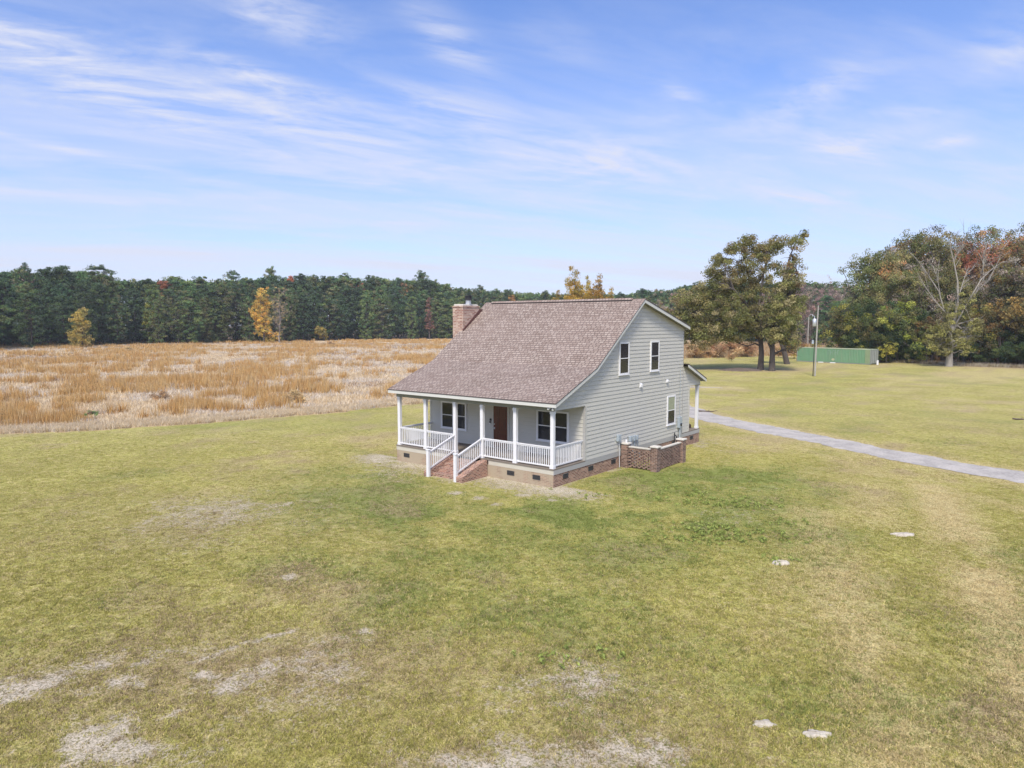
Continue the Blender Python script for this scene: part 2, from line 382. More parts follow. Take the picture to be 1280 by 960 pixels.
def modf(ch, k=1.4, lo=.40, hi=.58):
    return math_(nt, 'MINIMUM', math_(nt, 'MULTIPLY', math_(nt, 'MULTIPLY', ch, k), ramp(nt, nf, [(lo, .2), (hi, 1.)])), 1.)
base = mix(nt, modf(sz.outputs[1], 1.1), base, STRAW)
base = mix(nt, modf(sz.outputs[2], 1.3), base, LUSH)
base = mix(nt, modf(zt.outputs['Alpha'], 1.1), base, BROWN)
nq = noise(nt, co, 5.5, 7, .72)
brk = math_(nt, 'ADD', math_(nt, 'MULTIPLY', math_(nt, 'SUBTRACT', nf, .5), .9), math_(nt, 'MULTIPLY', math_(nt, 'SUBTRACT', nq, .5), 4.2))
sf = ramp(nt, math_(nt, 'ADD', sz.outputs[0], math_(nt, 'MULTIPLY', brk, ramp(nt, sz.outputs[0], [(.0, 0.), (.12, 1.)]))), [(.34, 0.), (.80, .9)])
sc_ = mix(nt, ramp(nt, noise(nt, co, 2.1, 6, .7), [(.42, 0.), (.62, 1.)]), (.37, .315, .235), SAND)
sc_ = mix(nt, ramp(nt, sz.outputs[0], [(.78, 0.), (1., .7)]), sc_, (.54, .475, .38))
base = mix(nt, sf, base, sc_)
base = mix(nt, ramp(nt, nf, [(.40, .55), (.52, 0.)]), base, (.12, .10, .045))
fine = ramp(nt, nf, [(.36, (.30, .31, .27)), (.5, (.5, .5, .5)), (.64, (.72, .70, .69))])
base = mix(nt, .75, base, fine, 'OVERLAY')
# field floor
nfs = noise(nt, co, 1.2, 6, .7)
fieldc = ramp(nt, nfs, [(.28, (.27, .19, .12)), (.45, (.50, .38, .23)), (.56, (.60, .48, .32)), (.68, (.63, .56, .46))])
fieldc = mix(nt, ramp(nt, nl, [(.4, 0.), (.65, .6)]), fieldc, (.44, .30, .17))
base = mix(nt, sa.outputs[0], base, fieldc)
base = mix(nt, sa.outputs[1], base, mix(nt, nm, (.09, .065, .04), (.19, .14, .09)))
ln.new(base, bs.inputs['Base Color']); bs.inputs['Roughness'].default_value = .95; bs.inputs['Specular IOR Level'].default_value = .1
hh = math_(nt, 'ADD', nf, math_(nt, 'MULTIPLY', nvf, .5))
ln.new(bump(nt, hh, .6, .05), bs.inputs['Normal'])
me.materials.append(m); link('ground', me, kind='structure')

# driveway ribbon
mb = MB(); Pd = np.array(DRIVE, float)
# densify with Catmull-Rom
pts = []
for i in range(len(Pd)-1):
    p0, p1, p2, p3 = Pd[max(i-1, 0)], Pd[i], Pd[i+1], Pd[min(i+2, len(Pd)-1)]
    k = max(4, int(np.linalg.norm(p2-p1)/.12))
    for j in range(k):
        t = j/k; pts.append(.5*((2*p1)+(-p0+p2)*t+(2*p0-5*p1+4*p2-p3)*t*t+(-p0+3*p1-3*p2+p3)*t**3))
pts = np.array(pts); tg = np.gradient(pts, axis=0); tg /= np.linalg.norm(tg, axis=1)[:, None]; nr = np.stack([-tg[:, 1], tg[:, 0]], 1)
k_ = lambda s_: 1.32+.55*(fbm(pts[:, 0], pts[:, 1], 2.2, 3, s_)-.5)*1.6+.55*(fbm(pts[:, 0], pts[:, 1], .45, 3, s_+5)-.5); wl, wr = k_(2), k_(8)
tl = np.linspace(0, 1, len(pts)); tap = ss(1., .93, tl)*.9+.1; wl, wr = wl*tap, wr*tap
prof = [(-1, .0), (-.9, .012), (-.3, .03), (.3, .03), (.9, .012), (1, .0)]
rows = [[(*(p+n*(q*(a if q > 0 else b))), z) for q, z in prof] for p, n, a, b in zip(pts, nr, wl, wr)]
for r0, r1 in zip(rows[:-1], rows[1:]):
    for k in range(5): mb.face([r0[k], r0[k+1], r1[k+1], r1[k]], sm=True)
m, nt, ns, ln, bs = new_mat('gravel'); co = objco(nt)
g1 = noise(nt, co, 9, 7, .8); g2 = ramp(nt, noise(nt, co, .9, 5, .65), [(.4, 0.), (.6, 1.)])
c = mix(nt, g2, ramp(nt, g1, [(.36, (.24, .22, .195)), (.64, (.44, .41, .37))]), ramp(nt, g1, [(.36, (.36, .33, .29)), (.64, (.52, .48, .43))]))
ln.new(c, bs.inputs['Base Color']); bs.inputs['Roughness'].default_value = .95; ln.new(bump(nt, g1, .6, .02), bs.inputs['Normal'])
mb.build('driveway', m, kind='structure')

# ------------------------------------------------------------------ grass
def tri_blades(P, h, w, lean, cols, rng, az=None):
    n = len(P); az = rng.uniform(0, 2*np.pi, n) if az is None else az
    d = np.stack([np.cos(az), np.sin(az), 0*az], 1); la = rng.uniform(0, 2*np.pi, n)
    tip = P+np.stack([np.cos(la)*lean, np.sin(la)*lean, h], 1)
    V = np.stack([P-d*w[:, None]/2, P+d*w[:, None]/2, tip], 1).reshape(-1, 3)
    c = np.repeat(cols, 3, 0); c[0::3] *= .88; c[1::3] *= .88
    return V, c
def lawn_colors(x, y, rng):
    s, st, lu, br = zones(x, y); n = len(x); r = rng.random(n)
    big = fbm(x, y, 3.5, 4, 90); c = np.array(GRN1)[None]*(1-big[:, None])+np.array(GRN2)[None]*big[:, None]
    c = c*1.0
    def mx(c, col, k): k = np.clip(k, 0, 1)[:, None]; return c*(1-k)+np.array(col)[None]*k
    c = mx(c, STRAW, (rng.random(n) < .22+.78*st)*(.7+.25*st)); c = mx(c, LUSH, (rng.random(n) < lu*.95)*.9); c = mx(c, BROWN, (rng.random(n) < br*.8)*.9)
    dp_ = np.hypot(x-CAM[0], y-CAM[1]); am = (.40-.26*ss(14, 30, dp_))[:, None]; return c*(1.0+am*rng.uniform(-1, 1.1, (n, 1))), s, lu
rng = np.random.default_rng(5)
NT = 300000
dep = 9+41*rng.random(NT)**1.35; lat = rng.uniform(-1, 1, NT)*.80*dep
bx = CAM[0]-sy_*dep+cy_*lat; by = CAM[1]+cy_*dep+sy_*lat
cl = fbm(bx, by, .35, 3, 44); keep = rng.random(NT) < (.5+.5*ss(.3, .6, cl))*ss(50, 28, dep)
inh = (bx > -9.8) & (bx < .1) & (by > -.02) & (by < 14.9); inh |= (bx > 0) & (bx < 2.0) & (by > 5.5) & (by < 8.8); inh |= (bx > -6.0) & (bx < -3.6) & (by > -1.8) & (by < .1)
keep &= ~inh; keep &= line_d(bx, by, DRIVE)+.5*rng.random(len(bx)) > 1.45; keep &= poly_sd(bx, by, LAWN) > 0
bx, by, dep, cl = bx[keep], by[keep], dep[keep], cl[keep]
cc, s, lu = lawn_colors(bx, by, rng); keep = rng.random(len(bx)) > s*.88
bx, by, cc, lu, dep, cl = bx[keep], by[keep], cc[keep], lu[keep], dep[keep], cl[keep]
KB = 7; n = len(bx)*KB; sp_ = np.repeat(.022+.0008*dep, KB)
X = np.repeat(bx, KB)+rng.normal(0, 1, n)*sp_; Y = np.repeat(by, KB)+rng.normal(0, 1, n)*sp_
hgt = np.repeat(rng.uniform(.02, .048, len(bx))*(1-.45*ss(15, 30, dep))*(1+.6*lu)*(.6+.9*cl), KB)*rng.uniform(.6, 1.2, n)
cc = np.repeat(cc, KB, 0)*(1+np.repeat(.24-.14*ss(14, 30, dep), KB)*rng.uniform(-1, 1, n))[:, None]
P = np.stack([X, Y, 0*X-.017+(fbm(X, Y, 1.2, 3, 70)-.5)*.05], 1)
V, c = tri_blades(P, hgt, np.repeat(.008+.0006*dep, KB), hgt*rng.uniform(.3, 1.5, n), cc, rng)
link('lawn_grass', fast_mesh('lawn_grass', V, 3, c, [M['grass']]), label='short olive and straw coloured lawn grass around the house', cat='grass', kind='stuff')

# broad-leaved weeds in the lawn right of the house
wx, wy = [], []
for (u, v, ra, rb, n) in ((905,672,1.2,.4,90),(880,660,1.0,.35,40),(900,628,1.4,.4,40),(860,612,1.0,.5,26),(925,632,.6,.25,25),(985,655,.5,.3,12),(978,702,.3,.2,8),(820,620,1.6,.6,30),(720,822,.5,.2,14)):
    g = G(u, v); a = rng.normal(0, ra, n); b = rng.normal(0, rb, n); wx.append(g[0]+cy_*a-sy_*b); wy.append(g[1]+sy_*a+cy_*b)
wx, wy = np.concatenate(wx), np.concatenate(wy)
K = 14; ctr = np.repeat(np.stack([wx, wy, 0*wx], 1), K, 0)+rng.normal(0, .05, (len(wx)*K, 3)); ctr[:, 2] = rng.uniform(.02, .10, len(ctr))
def leaf_quads(C, size, cols, rng, asp=.55, up=0.):
    n = len(C); a = rng.normal(size=(n, 3)); a /= np.linalg.norm(a, axis=1)[:, None]
    b = rng.normal(size=(n, 3)); b[:, 2] *= (1-up); b = np.cross(a, b); b /= np.linalg.norm(b, axis=1)[:, None]
    s = np.asarray(size)[:, None]/2
    V = np.stack([C-a*s, C+b*s*asp, C+a*s, C-b*s*asp], 1).reshape(-1, 3)
    return V, np.repeat(cols, 4, 0)
wc = np.array([.27, .32, .085])*rng.uniform(.6, 1.4, (len(ctr), 1)); V, c = leaf_quads(ctr, rng.uniform(.05, .10, len(ctr)), wc, rng, .6)
link('broadleaf_weeds', fast_mesh('broadleaf_weeds', V, 4, c, [M['grass']]), label='bright green broad-leaved weeds growing in the lawn right of the house', cat='weeds', kind='stuff')

# dry field grass
def field_pts(n, dmin, dmax, umin, umax, p=1.):
    dep = dmin+(dmax-dmin)*rng.random(n)**p; u = rng.uniform(umin, umax, n)
    lat = (u-640)/FPX*dep
    x = CAM[0]-sy_*dep+cy_*lat; y = CAM[1]+cy_*dep+sy_*lat
    k = poly_sd(x, y, LAWN) < .25-1.1*fbm(x, y, 1.3, 3, 15); k &= ~((x > -20) & (y > 90))
    return x[k], y[k], dep[k]
allV, allC = [], []
def tufts(x, y, dep, nb, h0, h1, w, spread, cols, lean=.25):
    n = len(x)*nb; X = np.repeat(x, nb)+rng.normal(0, 1, n)*np.repeat(spread, nb); Y = np.repeat(y, nb)+rng.normal(0, 1, n)*np.repeat(spread, nb)
    hs = np.repeat(rng.uniform(h0, h1, len(x)), nb)*rng.uniform(.6, 1.1, n); c = np.repeat(cols, nb, 0)*rng.uniform(.75, 1.25, (n, 1))
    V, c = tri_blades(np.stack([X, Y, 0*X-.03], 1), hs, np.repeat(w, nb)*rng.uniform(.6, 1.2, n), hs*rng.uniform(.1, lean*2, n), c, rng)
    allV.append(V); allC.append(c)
GOLD = np.array([(.56,.35,.13),(.60,.40,.17),(.50,.29,.11),(.60,.44,.23)]); PALE = np.array([(.66,.53,.35),(.70,.60,.44),(.60,.47,.29)]); WHT = np.array([(.66,.60,.51),(.57,.52,.46)]); DK = np.array([(.24,.17,.11),(.30,.20,.13)])
# low pale cover everywhere
x, y, d = field_pts(60000, 38, 250, -80, 660, 1.25); pal = PALE[rng.integers(0, 3, len(x))]; w_ = fbm(x, y, 7, 4, 12)
pal = np.where((w_ > .50)[:, None] & (rng.random(len(x)) < .6)[:, None], WHT[rng.integers(0, 2, len(x))], pal)
mk = fbm(x, y, 16, 4, 72); pal = np.where((mk > .57)[:, None] & (rng.random(len(x)) < .4)[:, None], DK[rng.integers(0, 2, len(x))]*1.3, pal)
tufts(x, y, d, 7, .15, .45, .02+.0007*d, .12+.002*d, pal, .5)
# golden broomsedge stands
x, y, d = field_pts(60000, 38, 300, -80, 680, 1.35); g_ = fbm(x, y, 16, 3, 61)*.45+fbm(x, y, 2.6, 3, 62)*.55; k = g_ > .57
sdl = -poly_sd(x, y, LAWN); k &= (sdl > 3.) ; x, y, d = x[k], y[k], d[k]
tufts(x, y, d, 12, .6, 1.25, .018+.0006*d, .10+.0012*d, GOLD[rng.integers(0, 4, len(x))], .16)
# dense pale rim at the lawn edge
x, y, d = field_pts(60000, 38, 75, -80, 680); sdl = -poly_sd(x, y, LAWN); k = sdl < 3.5; x, y, d = x[k], y[k], d[k]
tufts(x, y, d, 14, .18, .42, .018+.0004*d, .12+0*d, PALE[rng.integers(0, 3, len(x))]*rng.uniform(.9, 1.15, (len(x), 1)), .5)
k = sdl[sdl < 3.5] < .45; tufts(x[k], y[k], d[k], 6, .12, .3, .02+0*d[k], .1+0*d[k], DK[rng.integers(0, 2, k.sum())], .4)
# brush behind the oak and the container
x, y, d = field_pts(26000, 125, 240, 820, 1085, 1.1); tufts(x, y, d, 10, .4, 1.3, .09+0*d, .5+0*d, np.concatenate([GOLD, PALE*.9, [(.42, .22, .13)]])[rng.integers(0, 8, len(x))]*.85, .2)
link('dry_field_grass', fast_mesh('dry_field_grass', np.concatenate(allV), 3, np.concatenate(allC), [M['grass']]),
     label='tall golden and pale dry grass filling the fallow field', cat='grass', kind='stuff')
# pale grass and litter at the foot of the wood
allV, allC = [], []
L = np.array([(-22,124),(-14,121),(-6,118.5),(3,114),(11.6,113),(30,104),(60,92)], float); t = rng.uniform(0, 6, 2600); i = t.astype(int); f = t-i
p = L[i]*(1-f[:, None])+L[i+1]*f[:, None]; x, y = p[:, 0]+rng.normal(0, .5, len(t)), p[:, 1]+rng.normal(-.3, 1.0, len(t))
tufts(x, y, x*0+110, 9, .2, .7, .07+0*x, .25+0*x, np.array([(.42,.36,.26),(.34,.26,.17),(.24,.2,.1),(.5,.45,.36)])[rng.integers(0, 4, len(x))], .5)
link('woodland_edge_grass', fast_mesh('woodland_edge_grass', np.concatenate(allV), 3, np.concatenate(allC), [M['grass']]),
     label='pale rank grass and litter along the foot of the right-hand wood', cat='grass', kind='stuff')

# ------------------------------------------------------------------ trees
def crown_mesh(name, clumps, rng, n_per, leaf, pal, mat, flat=.75, asp=.55, valvar=.35, jit=.22, up=0.):
    """clumps: (N,4) x y z r ; pal: palette list with weights by index array (N,)"""
    C = np.repeat(clumps[:, :3], n_per, 0); R = np.repeat(clumps[:, 3], n_per)
    d = rng.normal(size=(len(C), 3)); d /= np.linalg.norm(d, axis=1)[:, None]; rad = rng.random(len(C))**.45
    P = C+d*(R*rad)[:, None]*np.array([1, 1, flat]); P[:, 2] = np.maximum(P[:, 2], .05)
    base = pal*rng.uniform(1-valvar, 1+valvar, (len(clumps), 1)); cols = np.repeat(base, n_per, 0)*rng.uniform(1-jit, 1+jit, (len(C), 1))
    V, c = leaf_quads(P, rng.uniform(.7, 1.3, len(C))*leaf, np.clip(cols, 0, 1), rng, asp, up)
    return fast_mesh(name, V, 4, c, [mat])

def limb(mb, p, q, r0, r1, rng, sag=.0, n=5, k=6, wig=.06):
    p, q = np.array(p, float), np.array(q, float); L = np.linalg.norm(q-p); path = []
    for i in range(n):
        t = i/(n-1); w = rng.normal(0, wig*L*math.sin(math.pi*t), 3); path.append(p+(q-p)*t+w+np.array([0, 0, sag*L*math.sin(math.pi*t)]))
    mb.tube(path, [r0+(r1-r0)*i/(n-1) for i in range(n)], k, cap=False); return path

def pine_proto(seed, H, R, low, pal):
    rng = np.random.default_rng(seed); mb = MB(); ln_ = rng.normal(0, .25, 2)
    mb.tube([(0, 0, -.3), (ln_[0]*.4, ln_[1]*.4, H*.35), (ln_[0], ln_[1], H*.93)], [.26, .19, .05], 7, cap=False)
    cl = []; z = H*low
    while z < H*.97:
        t = (z-H*low)/(H*(1-low)); r = R*(min(1, .62+1.0*t) if t < .4 else 1.0*(1-((t-.4)/.63)**2.8)); r = max(r, .35)
        nb = rng.integers(3, 7); a0 = rng.uniform(0, 6.28)
        for j in range(nb):
            a = a0+j*6.283/nb+rng.normal(0, .25); rr = r*rng.uniform(.35, 1.15); zz = z+rng.normal(0, .5)
            e = np.array([ln_[0]*t+math.cos(a)*rr, ln_[1]*t+math.sin(a)*rr, zz+rr*.22])
            mb.tube([(ln_[0]*t, ln_[1]*t, zz-.2), e], [.06, .025], 4, cap=False)
            cl.append((*e, rng.uniform(.7, 1.35)*(.85 if t > .75 else 1.15))); cl.append((*(e*[.6, .6, 1]+rng.normal(0, .25, 3)), rng.uniform(.5, .85)))
        z += rng.uniform(.55, 1.0)
    for _ in range(5): cl.append((ln_[0]+rng.normal(0, .4), ln_[1]+rng.normal(0, .4), H*.955+rng.uniform(-.5, .3), .6))
    cl = np.array(cl); p = np.array(pal)[rng.integers(0, len(pal), len(cl))]
    return mb.mesh('trunk', M['bark']), crown_mesh('crown', cl, rng, 72, .40, p, M['needle'], .6, .42, .4, .25)

def broad_proto(seed, H, R, base, pal, n_cl=150, n_per=70, leaf=.36, bark='bark', tr=.28, holes=.0, rc=(.7, 1.35), shape='round', trunks=1):
    rng = np.random.default_rng(seed); mb = MB(); cl = []
    zc = (H+base)/2; rz = (H-base)/2
    lob = [(rng.normal(0, R*.38), rng.normal(0, R*.38), zc+rng.uniform(-.55, .6)*rz, R*rng.uniform(.4, .68)) for _ in range(9)]
    lob += [(0, 0, H-R*.45, R*.45), (rng.normal(0, R*.3), rng.normal(0, R*.3), base+R*.45, R*.6)]
    if shape == 'cone': lob = [(rng.normal(0, .12*R), rng.normal(0, .12*R), base+(H-base)*t, R*max(.12, (1-t)**.75)*.95) for t in np.linspace(.08, .97, 11)]
    if shape == 'column': lob = [(rng.normal(0, .2*R), rng.normal(0, .2*R), base+(H-base)*t, R*(.75 if t < .8 else .4)) for t in np.linspace(.08, .94, 9)]
    tot = sum(l[3]**2 for l in lob)
    for l in lob:
        k = max(3, int(n_cl*l[3]**2/tot)); d = rng.normal(size=(k, 3)); d /= np.linalg.norm(d, axis=1)[:, None]
        q = np.array(l[:3])+d*l[3]*(rng.random((k, 1))**.4)*[1, 1, .85]
        cl += [(*a, rng.uniform(*rc)) for a in q]
    cl = np.array(cl); cl = cl[cl[:, 2] > .4]
    for tk in range(trunks):
        bx_ = rng.normal(0, .3*(trunks > 1), 2); top = np.array([rng.normal(0, .4), rng.normal(0, .4), H*.8]); fork = np.array([bx_[0]*1.5, bx_[1]*1.5, max(base+.5, H*.28)])
        limb(mb, (*bx_, -.3), fork, tr*1.3, tr*.9, rng, n=4, k=8, wig=.02); limb(mb, fork, top, tr*.9, tr*.2, rng, n=6, k=6, wig=.03)
        for _ in range(16):
            j = rng.integers(0, len(cl)); e = cl[j, :3]; t = rng.uniform(0, .7); s = fork*(1-t)+top*t
            if s[2] > e[2]: s = fork
            limb(mb, s, e, tr*.45*(1-t*.5), .03, rng, sag=.05, n=5, k=5)
    p = np.array(pal)[rng.integers(0, len(pal), len(cl))]
    return mb.mesh('trunk', M[bark]), crown_mesh('crown', cl, rng, n_per, leaf, p, M['leaf'])

def bare_proto(seed, H, R, base, bark='greybark', leafpal=None, n_leaf=30, n_per=16, leaf=.3, tr=.2):
    rng = np.random.default_rng(seed); mb = MB(); ends = []
    limb(mb, (0, 0, -.3), (rng.normal(0, .3), rng.normal(0, .3), H*.95), tr, .03, rng, n=7, k=7, wig=.01)
    for i in range(46):
        t = rng.uniform(base/H, .93); a = rng.uniform(0, 6.28); r = R*rng.uniform(.4, 1)*(1-.6*(t-.3 if t > .3 else 0)); s = np.array([0, 0, H*t]); e = s+[math.cos(a)*r, math.sin(a)*r, r*rng.uniform(.5, 1.1)]
        limb(mb, s, e, tr*.32*(1.1-t), .018, rng, n=4, k=4)
        for _ in range(5):
            f = rng.uniform(.3, 1); q = s+(e-s)*f; e2 = q+rng.normal(0, r*.25, 3)+[0, 0, r*.22]; mb.tube([q, e2], [.025, .008], 3, cap=False); ends.append(e2)
    ends = np.array(ends); k = rng.choice(len(ends), min(n_leaf, len(ends)), replace=False); cl = np.concatenate([ends[k], np.full((len(k), 1), .55)], 1)
    pal = np.array(leafpal)[rng.integers(0, len(leafpal), len(cl))]
    return mb.mesh('trunk', M[bark]), crown_mesh('crown', cl, rng, n_per, leaf, pal, M['leaf'])

def make_tree(name, proto, loc, rz, sc, label, cat='tree', group=None):
    e = empty(name, loc, rz, label=label, cat=cat, group=group); e.scale = sc if hasattr(sc, '__len__') else (sc, sc, sc)
    t = link('trunk', proto[0], e); c = link('crown', proto[1], e); return e
PINE = [(.075,.125,.05),(.10,.15,.055),(.055,.095,.045),(.145,.175,.06),(.07,.105,.06),(.15,.145,.07)]
pines = [pine_proto(100+i, 22, (5.6, 4.6, 6.2, 5.0, 5.4, 4.2, 6.0)[i], l, [PINE[j] for j in ((0,1,2,4),(0,2,4),(1,3,3,0),(2,4,2,0),(1,0,5,1),(3,5,1),(0,1,2,3,4,5))[i]]) for i, l in enumerate((.04, .10, .03, .16, .02, .06, .12))]
tallpines = [pine_proto(120+i, 24, (3.8, 4.6, 3.2)[i], (.5, .62, .56)[i], PINE) for i in range(3)]
R_ = random.Random(4)
DISTS = [(-90,160),(0,192),(150,225),(300,259),(430,300),(560,330),(700,330),(860,300),(960,245),(1060,240),(1110,240)]
def tdist(u): return float(np.interp(u, [a for a, b in DISTS], [b for a, b in DISTS]))
def topv(u): return float(np.interp(u, [-90,0,60,110,150,250,360,480,545,575,640,700,780,830,860,900,990,1015,1050,1110], [333,334,336,336,346,347,344,346,350,360,364,366,366,360,356,352,352,350,358,362]))
u = -75; k = 0
npine = 0
first = True
while u < 1100:
    d0 = tdist(u)
    for row, (dd, prob, sc0) in enumerate(((0, 1, .70), (6, 1, .84), (13, 1, 1.), (22, .85, 1.05))):
        if R_.random() > prob: continue
        if row == 0 and R_.random() < .25: continue
        uu = u+R_.uniform(-5, 5); d = d0+dd+R_.uniform(-2, 2)
        if uu > 590 and uu < 680 and row < 2: continue       # hidden behind the house
        if uu > 970 and row < 2: continue
        p = at(uu, d); Hn = CAM[2]+(405-topv(uu))/FPX*(d)    # height of the canopy line here
        pr = tallpines[R_.randrange(3)] if (row >= 2 and R_.random() < .45) else pines[R_.randrange(7)]
        H0 = 24 if pr in tallpines else 22
        s = Hn/H0*(sc0 if row < 2 else R_.uniform(.95, 1.01))*R_.uniform(.93, 1.04)
        if row >= 2 and R_.random() < .1: s *= 1.07
        w_ = s*R_.uniform(.7, 1.2)
        make_tree('pine_tree', pr, (p[0], p[1], -.1), R_.uniform(0, 6.28), (w_, w_*R_.uniform(.9, 1.1), s),
                  'dark green pine in the dense pine line beyond the dry field', 'pine tree', 'pines in the line beyond the field'); npine += 1
    u += 5.6/d0*FPX*R_.uniform(.8, 1.2)
print('pines', npine)
# far wood closing the gaps behind the pine line
rng = np.random.default_rng(77); us = rng.uniform(-140, 1120, 12500); dd = np.array([tdist(a) for a in us])+rng.uniform(20, 52, len(us))
lat = (us-640)/FPX*dd; x = CAM[0]-sy_*dd+cy_*lat; y = CAM[1]+cy_*dd+sy_*lat; hz = np.array([CAM[2]+(405-topv(a))/FPX*tdist(a) for a in us])
cl = np.stack([x, y, hz*np.where(rng.random(len(us)) < .45, rng.uniform(.84, .985, len(us)), rng.uniform(.0, .93, len(us))), rng.uniform(1.2, 2.1, len(us))], 1)
pal = np.array(PINE+[(.05, .06, .03)])[rng.integers(0, 6, len(us))]
link('distant_wood', crown_mesh('distant_wood', cl, rng, 22, .95, pal, M['needle'], .8, .6), label='mass of dark woodland filling in behind the pine line', cat='woodland', kind='stuff')

# autumn trees standing in or in front of the pine line
YEL = [(.46,.32,.06),(.38,.27,.05),(.50,.36,.10)]; ORG = [(.48,.29,.075),(.46,.24,.07),(.42,.30,.09)]; RUS = [(.36,.16,.07),(.30,.14,.08),(.40,.22,.10),(.28,.20,.11)]
OLV = [(.13,.135,.05),(.10,.12,.045),(.16,.15,.06),(.19,.16,.07)]; GRY = [(.26,.21,.17),(.22,.19,.15),(.3,.23,.17)]; DGR = [(.045,.075,.03),(.06,.09,.03),(.035,.06,.03)]; YGR = [(.26,.27,.05),(.20,.23,.05),(.33,.31,.07)]; PNK = [(.36,.22,.20),(.32,.21,.19),(.28,.2,.17)]
def top_h(v, d): return CAM[2]+(405-v)/FPX*d
def solo(name, pr, u, d, label, s=1., rz=None, cat='tree'):
    p = at(u, d); return make_tree(name, pr, (p[0], p[1], -.1), R_.uniform(0, 6.28) if rz is None else rz, s, label, cat)
solo('yellow_tree', broad_proto(201, 11.4, 3.0, .3, [(.44,.33,.09),(.38,.30,.09),(.48,.38,.16),(.26,.24,.08)], 190, 44, .32, shape='column', rc=(.5, .9)), 103, 200, 'small yellow-leaved tree alone in front of the left pines')
solo('orange_tree', broad_proto(202, 20.2, 4.6, 1, ORG, 210, 45, .40, shape='column', rc=(.6, 1.2)), 331, 250, 'tall golden orange tree against the dark pines')
solo('bare_tree', bare_proto(203, 18.5, 5, 2, 'greybark', [(.42,.32,.14),(.3,.24,.16)], 120, 10, .35, .26), 350, 244, 'leafless grey tree beside the golden orange tree')
solo('dead_pine', broad_proto(204, 19, 2.4, 4, [(.24,.13,.10),(.2,.12,.09)], 70, 40, .45, shape='cone', rc=(.6, 1)), 537, 318, 'reddish brown dying tree among the pines left of the chimney')
for i, (u, v, dx, H, R, pal, lab) in enumerate(((35,331,22,0,5,GRY+PNK,'pale grey-brown crown rising behind the far left pines'),(366,345,14,0,2.2,[(.42,.18,.08)],'slim salmon-orange crown poking through the pines right of the golden tree'),
        (452,350,14,0,3.2,[(.40,.16,.09)],'small red-orange crown in the middle of the pine tops'),(505,353,12,0,2.6,[(.36,.2,.12)],'brownish orange crown near the right end of the pine tops'),
        (187,378,6,0,2.6,YGR,'small yellow-green crown low in the left pines'),(208,350,16,0,2.0,[(.38,.18,.08)],'small orange treetop above the left pine line'),
        (406,412,-6,6,2.8,[(.30,.22,.06),(.2,.17,.06)],'low mustard-coloured tree at the foot of the middle pines'),(640,367,10,0,2.5,ORG,'orange tip showing just above the roof ridge'),
        (515,357,13,0,2,YGR,'pale yellow crown among the pines just left of the chimney'),(822,357,-10,0,6,GRY+[(.30,.2,.11)],'tan crown above the pines between ridge and oak'),(845,362,-16,0,5,GRY+PNK+[(.30,.2,.11)],'pinkish brown crown beside the left side of the oak'))):
    d = tdist(u)+dx; Hh = top_h(v, d) if H == 0 else H
    solo('autumn_tree', broad_proto(220+i, Hh, R, max(.5, Hh-R*3.2), pal, 60, 42, .5, rc=(.6, 1.2), tr=.2), u, d, lab)
yp = [broad_proto(240+i, 22, 6.0 if i else 7.0, 3, [(.42,.29,.045),(.36,.27,.05),(.28,.24,.05),(.46,.30,.06)], 620, 40, .42, shape='cone', rc=(.6, 1.3)) for i in range(3)]
for i, (u, v, d, s, lab) in enumerate(((717,335,200,.98,'tallest of the yellow trees showing above the roof ridge'),(748,345,203,.86,'second yellow tree above the ridge, right of the tallest'),(734,347,206,.84,'slim thin-leaved yellow tree between the two fuller ones'),
        (696,364,205,.72,'low yellow tree at the left end of the yellow clump'),(763,361,204,.7,'lowest yellow tree at the right end of the clump above the ridge'))):
    s = top_h(v, d)/22; solo('yellow_poplar', yp[i % 3], u, d, lab, (s*(.85 if i != 2 else .55), s*.8, s*1.02))

# pink-grey bare trees behind the container and pines over them
pk = [broad_proto(260+i, 20, 4.3, 2.5, pl_, 110, 40, .36, 'greybark', rc=(.6, 1.2), tr=.2) for i, pl_ in enumerate((PNK, GRY, PNK+GRY+[(.12,.12,.07)]))]
bt = [bare_proto(265+i, 20, 5, 2, 'greybark', PNK, 200, 9, .3) for i in range(2)]
for i, (u, d, v, k) in enumerate(((968,222,357,0),(985,224,356,0),(1000,226,352,0),(1012,222,354,1),(1020,219,358,0),(1034,221,355,1),(1050,223,352,1),(1062,225,356,1),(978,218,378,2),(996,216,384,2),(1008,216,380,2),(1042,216,380,2),(1058,214,384,2),(948,226,362,2))):
    s = top_h(v, d)/20; p = at(u, d); make_tree('autumn_tree', pk[k], (p[0], p[1], -.1), R_.uniform(0, 6.28), (s*.9, s*.9, s), 'nearly bare pinkish grey tree in the far stand behind the green container', 'tree', 'pinkish bare trees behind the container')
for u, d, v in ((992,217,356),(1030,218,356)):
    s = top_h(v, d)/20; p = at(u, d); make_tree('bare_tree', bt[u > 1000], (p[0], p[1], -.1), 1., s, 'twiggy leafless tree in the pink stand, ' + ('nearer the oak' if u < 1000 else 'nearer the right-hand wood'))
s = top_h(370, 212)/22; solo('pine_tree', pines[0], 1029, 212, 'dark pine standing in front of the pinkish bare trees', s)
s = top_h(375, 211)/22; solo('pine_tree', pines[2], 1046, 211, 'dark pine close to the right-hand wood, behind the container', s)

